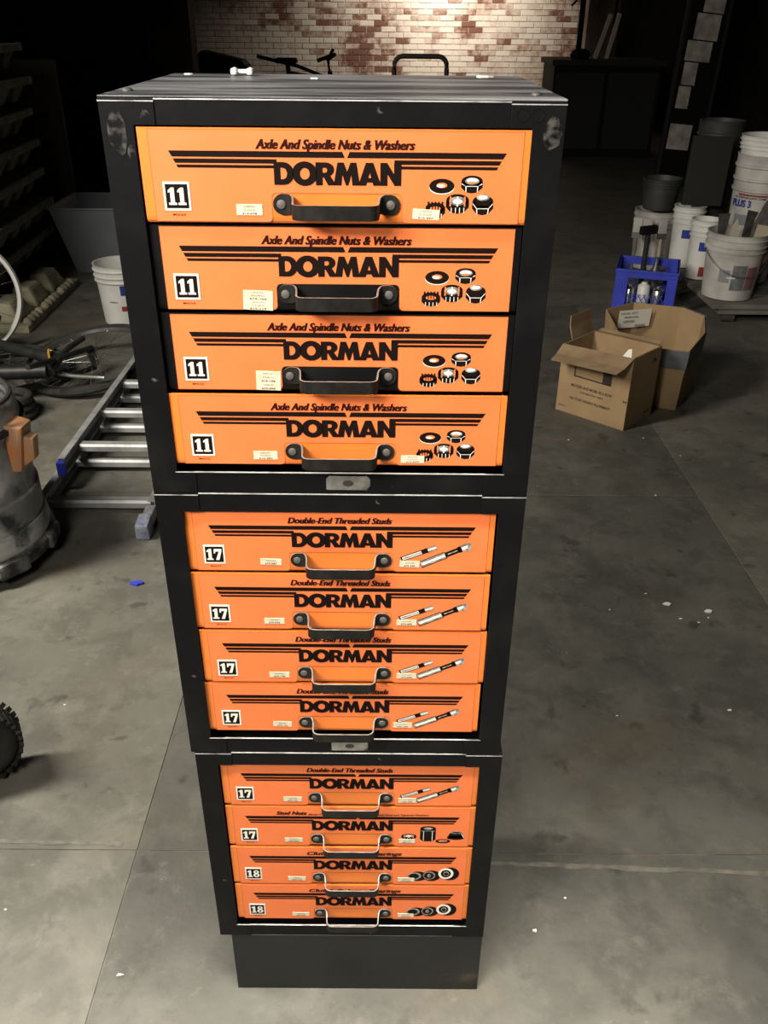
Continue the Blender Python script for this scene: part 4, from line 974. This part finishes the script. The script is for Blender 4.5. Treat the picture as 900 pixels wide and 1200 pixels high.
ords = ['lowest and set back', 'second from the bottom', 'third from the bottom', 'fourth from the bottom', 'fifth from the bottom', 'sixth from the bottom', 'seventh from the bottom', 'topmost']
for k in range(8):
    t = proto if k == 0 else copy_tree(proto)
    t.location = ((-1.93 if k == 0 else -1.757+random.uniform(-.012, .012)), 3.18+random.uniform(-.03, .03), .240+.150*(k-1)+(.015 if k == 0 else 0)); t.rotation_euler = (0, random.uniform(-.004, .004), .06+random.uniform(-.02, .02))
    t['label'] = 'grey moulded tray with hanging cups in the left stack, ' + ords[k]; t['group'] = 'stacked moulded trays at the left'
# beige moulded pallet on the floor in front
bp_ = thing('moulded_pallet', 'beige moulded pulp pallet on the floor below the tray stack', 'pallet', (-1.64, 3.08, 0), .03)
MB().box((-.19, 0, .0), (.04, .84, .035), TRAYB).obj('base', bp_, bevel=.006)
for k in range(3):
    b = MB(); y0 = .03+k*.26
    b.hexa([(-.14, y0, .035), (-.005, y0, .035), (-.005, y0+.22, .035), (-.14, y0+.22, .035), (-.13, y0+.03, .125), (-.045, y0+.03, .125), (-.045, y0+.18, .125), (-.13, y0+.18, .125)], TRAYB); b.obj('hump', bp_, bevel=.018)
    for i in range(4):
        MB().lathe([(.022, 0), (.020, .012), (.012, .022), (.001, .025)], 12, TRAYB, c=(.018, y0+.03+i*.055, .033)).obj('nub', bp_, smooth=True)
# slotted panel
sp = thing('slotted_panel', 'dark tan panel with horizontal slots standing behind the tray stack', 'panel', (-2.02, 4.62, 0), .0)
M_ = mat('tan_panel', (.085, .075, .055), .85, 0, (.06, .052, .04), 6, 4)
zs = [0, .12, .155, .30, .33, .45, .48, .60, .63, .76, .79, 1.06]
b = MB(); b.box((-.30, 0, 0), (-.03, .025, 1.06), M_); b.box((.13, 0, 0), (.21, .025, 1.06), M_)
for i in range(0, len(zs)-1, 2): b.box((-.03, 0, zs[i]), (.13, .025, zs[i+1]), M_)
b.obj('board', sp)

# ------------------------------------------------------------------ dark things at the far end
ht = thing('hand_truck', 'black hand truck whose looped handle rises behind the cabinet top', 'hand truck', (.149, 2.20, 0))
b = MB(); pts = [(-.081, 0, .05), (-.081, 0, 1.150)] + [(-.081+.026*(1-math.cos(math.radians(a))), 0, 1.160+.026*math.sin(math.radians(a))) for a in (15, 40, 65, 90)]
pts += [(-p[0], p[1], p[2]) for p in reversed(pts)]
b.tube(pts, .0075, NEARBLK, 10); b.obj('frame', ht, smooth=True)
b = MB()
for z in (.25, .5, .75): b.cyl((-.081, 0, z), (.081, 0, z), .006, NEARBLK)
b.obj('crossbars', ht, smooth=True)
MB().box((-.12, -.16, 0), (.12, .0, .006), NEARBLK).obj('toe_plate', ht)
for s in (-1, 1): MB().cyl((s*.10, .05, .07), (s*.135, .05, .07), .07, RUBBER, 24).obj('wheel', ht, smooth=True)

dc = thing('tool_cart', 'black covered cart standing in front of the brick wall, left', 'cart', (-1.42, 8.6, 0))
MB().box((-.44, -.2, .10), (.14, .2, .86), NEARBLK).obj('body', dc, bevel=.03); b = MB()
b.hexa([(-.44, -.2, .86), (.12, -.2, .86), (.12, .2, .86), (-.44, .2, .86), (-.30, -.15, .98), (.08, -.15, .90), (.08, .15, .90), (-.30, .15, .98)], NEARBLK); b.obj('lid', dc, bevel=.01)
for x in (-.28, .14):
    for y in (-.14, .14): MB().cyl((x, y-.02, .05), (x, y+.02, .05), .05, RUBBER, 14).obj('wheel', dc)
sc = thing('scrap_bicycle', 'tangle of a dark bicycle in front of the brick wall, right of the cart', 'bicycle', (-.78, 8.9, 0)); sc.scale = (1.28, 1.28, 1.28)
for x in (-.30, .28):
    w = link('wheel', None, sc, (x, 0, .30)); w.rotation_euler = (PI/2, 0, .2)
    MB().torus((0, 0, 0), .27, .018, RUBBER, n=36, k=6).obj('tire', w, smooth=True)
    b = MB()
    for i in range(10): b.cyl((0, 0, 0), (.26*math.cos(i*.628), .26*math.sin(i*.628), 0), .003, NEARBLK, 5)
    b.obj('spokes', w)
b = MB()
for p, q in (((-.30, 0, .30), (-.02, 0, .28)), ((-.02, 0, .28), (.20, 0, .56)), ((-.12, 0, .60), (.20, 0, .56)), ((-.12, 0, .60), (-.02, 0, .28)), ((-.12, 0, .60), (-.30, 0, .30)), ((.20, 0, .62), (.28, 0, .30)), ((-.12, 0, .60), (-.13, 0, .68))): b.cyl(p, q, .018, NEARBLK, 8)
b.obj('frame', sc, smooth=True)
b = MB(); b.tube([(.20, 0, .60), (.19, 0, .70), (.25, -.15, .74), (.12, -.2, .70)], .014, NEARBLK); b.tube([(.19, 0, .70), (.22, .15, .76)], .014, NEARBLK); b.obj('handlebar', sc, smooth=True)
MB().box((-.22, -.05, .67), (-.05, .05, .71), NEARBLK).obj('saddle', sc, bevel=.015)
b = MB(); b.tube([(-.48, -.1, .94), (-.1, -.1, .86), (.3, -.1, .72), (.62, -.1, .66), (.9, -.1, .4), (.95, -.1, .01)], .016, NEARBLK)
tag(b.obj('bent_pipe', loc=(-.70, 8.5, 0), smooth=True), 'dark bent pipe sagging to the right of the scrap bicycle', 'pipe')
# right of the bricks
wk = thing('workbench', 'black workbench cabinet standing against the dark right-hand side', 'workbench', (2.25, 9.0, 0))
MB().box((-.50, 0, .0), (.60, .7, .86), NEARBLK).obj('body', wk, bevel=.01); MB().box((-.53, -.03, .86), (.63, .73, .91), DGREY).obj('bench_top', wk, bevel=.004)
for x in (-.48, .06): MB().box((x, -.012, .08), (x+.50, .002, .80), DGREY).obj('door', wk, bevel=.004)
tag(MB().cyl((0, 0, 0), (0, 0, 2.2), .028, NEARBLK).obj('black_pole', loc=(1.99, 9.1, .911), smooth=True), 'black pole rising from the workbench in front of the bricks', 'pole')
lamp = thing('clamp_tool', 'dark clamp hanging on the black pole', 'clamp', (1.99, 9.06, 1.50))
MB().box((-.10, -.03, 0), (.0, .03, .10), NEARBLK).obj('jaw', lamp, bevel=.01); MB().tube([(-.06, 0, 0), (-.08, 0, -.08), (-.12, 0, -.12)], .010, NEARBLK).obj('handle', lamp)
b = MB(); b.lathe([(.09, 0), (.11, .03), (.09, .07), (.04, .09), (.001, .092)], 16, NEARBLK); tag(b.obj('cap_tin', loc=(1.995+.06, 9.30, .911), smooth=True), 'dark round tin on the workbench at the pole foot', 'tin')
for i, (x, lean) in enumerate(((2.22, .30), (2.34, .22))):
    tag(MB().box((-.02, -.01, 0), (.02, .01, .42), PALE).obj('wood_stick', loc=(x, 9.35, .911), rot=(-.1, lean, 0)), 'pale wood stick leaning on the workbench, %s of two' % ('left' if i == 0 else 'right'), 'stick')
# leaning framed panel
lp_ = tag(link('leaning_door', None, None, (2.58, 7.2, 0), (-.10, .085, .12)), 'tall dark framed door leaning with grey reflections painted on it', 'door')
MB().box((-.19, 0, 0), (.19, .03, 2.2), NEARBLK).obj('leaf', lp_, bevel=.004)
MB().box((-.19, -.012, 0), (-.165, .0, 2.2), DGREY).obj('frame_edge', lp_); MB().box((.165, -.012, 0), (.19, .0, 2.2), DGREY).obj('frame_edge', lp_)
for (x0, x1, z0, z1, M) in ((-.05, .13, 1.34, 1.56, REFL), (-.09, .12, 1.14, 1.33, REFL), (-.13, .09, .98, 1.13, REFL), (-.12, .0, .80, .97, REFL), (-.13, -.02, .62, .79, REFL), (-.14, .06, .30, .50, REFL)):
    MB().box((x0, -.004, z0), (x1, -.0005, z1), M).obj('reflection_patch', lp_)  # reflections in the dark leaf, painted as flat pale patches
# low dark crates filling the far right
tag(MB().box((-.4, -.3, 0), (.4, .3, .5), NEARBLK).obj('dark_crate', loc=(3.6, 6.2, 0), bevel=.01), 'dark crate in the shadow behind the buckets at right', 'crate')
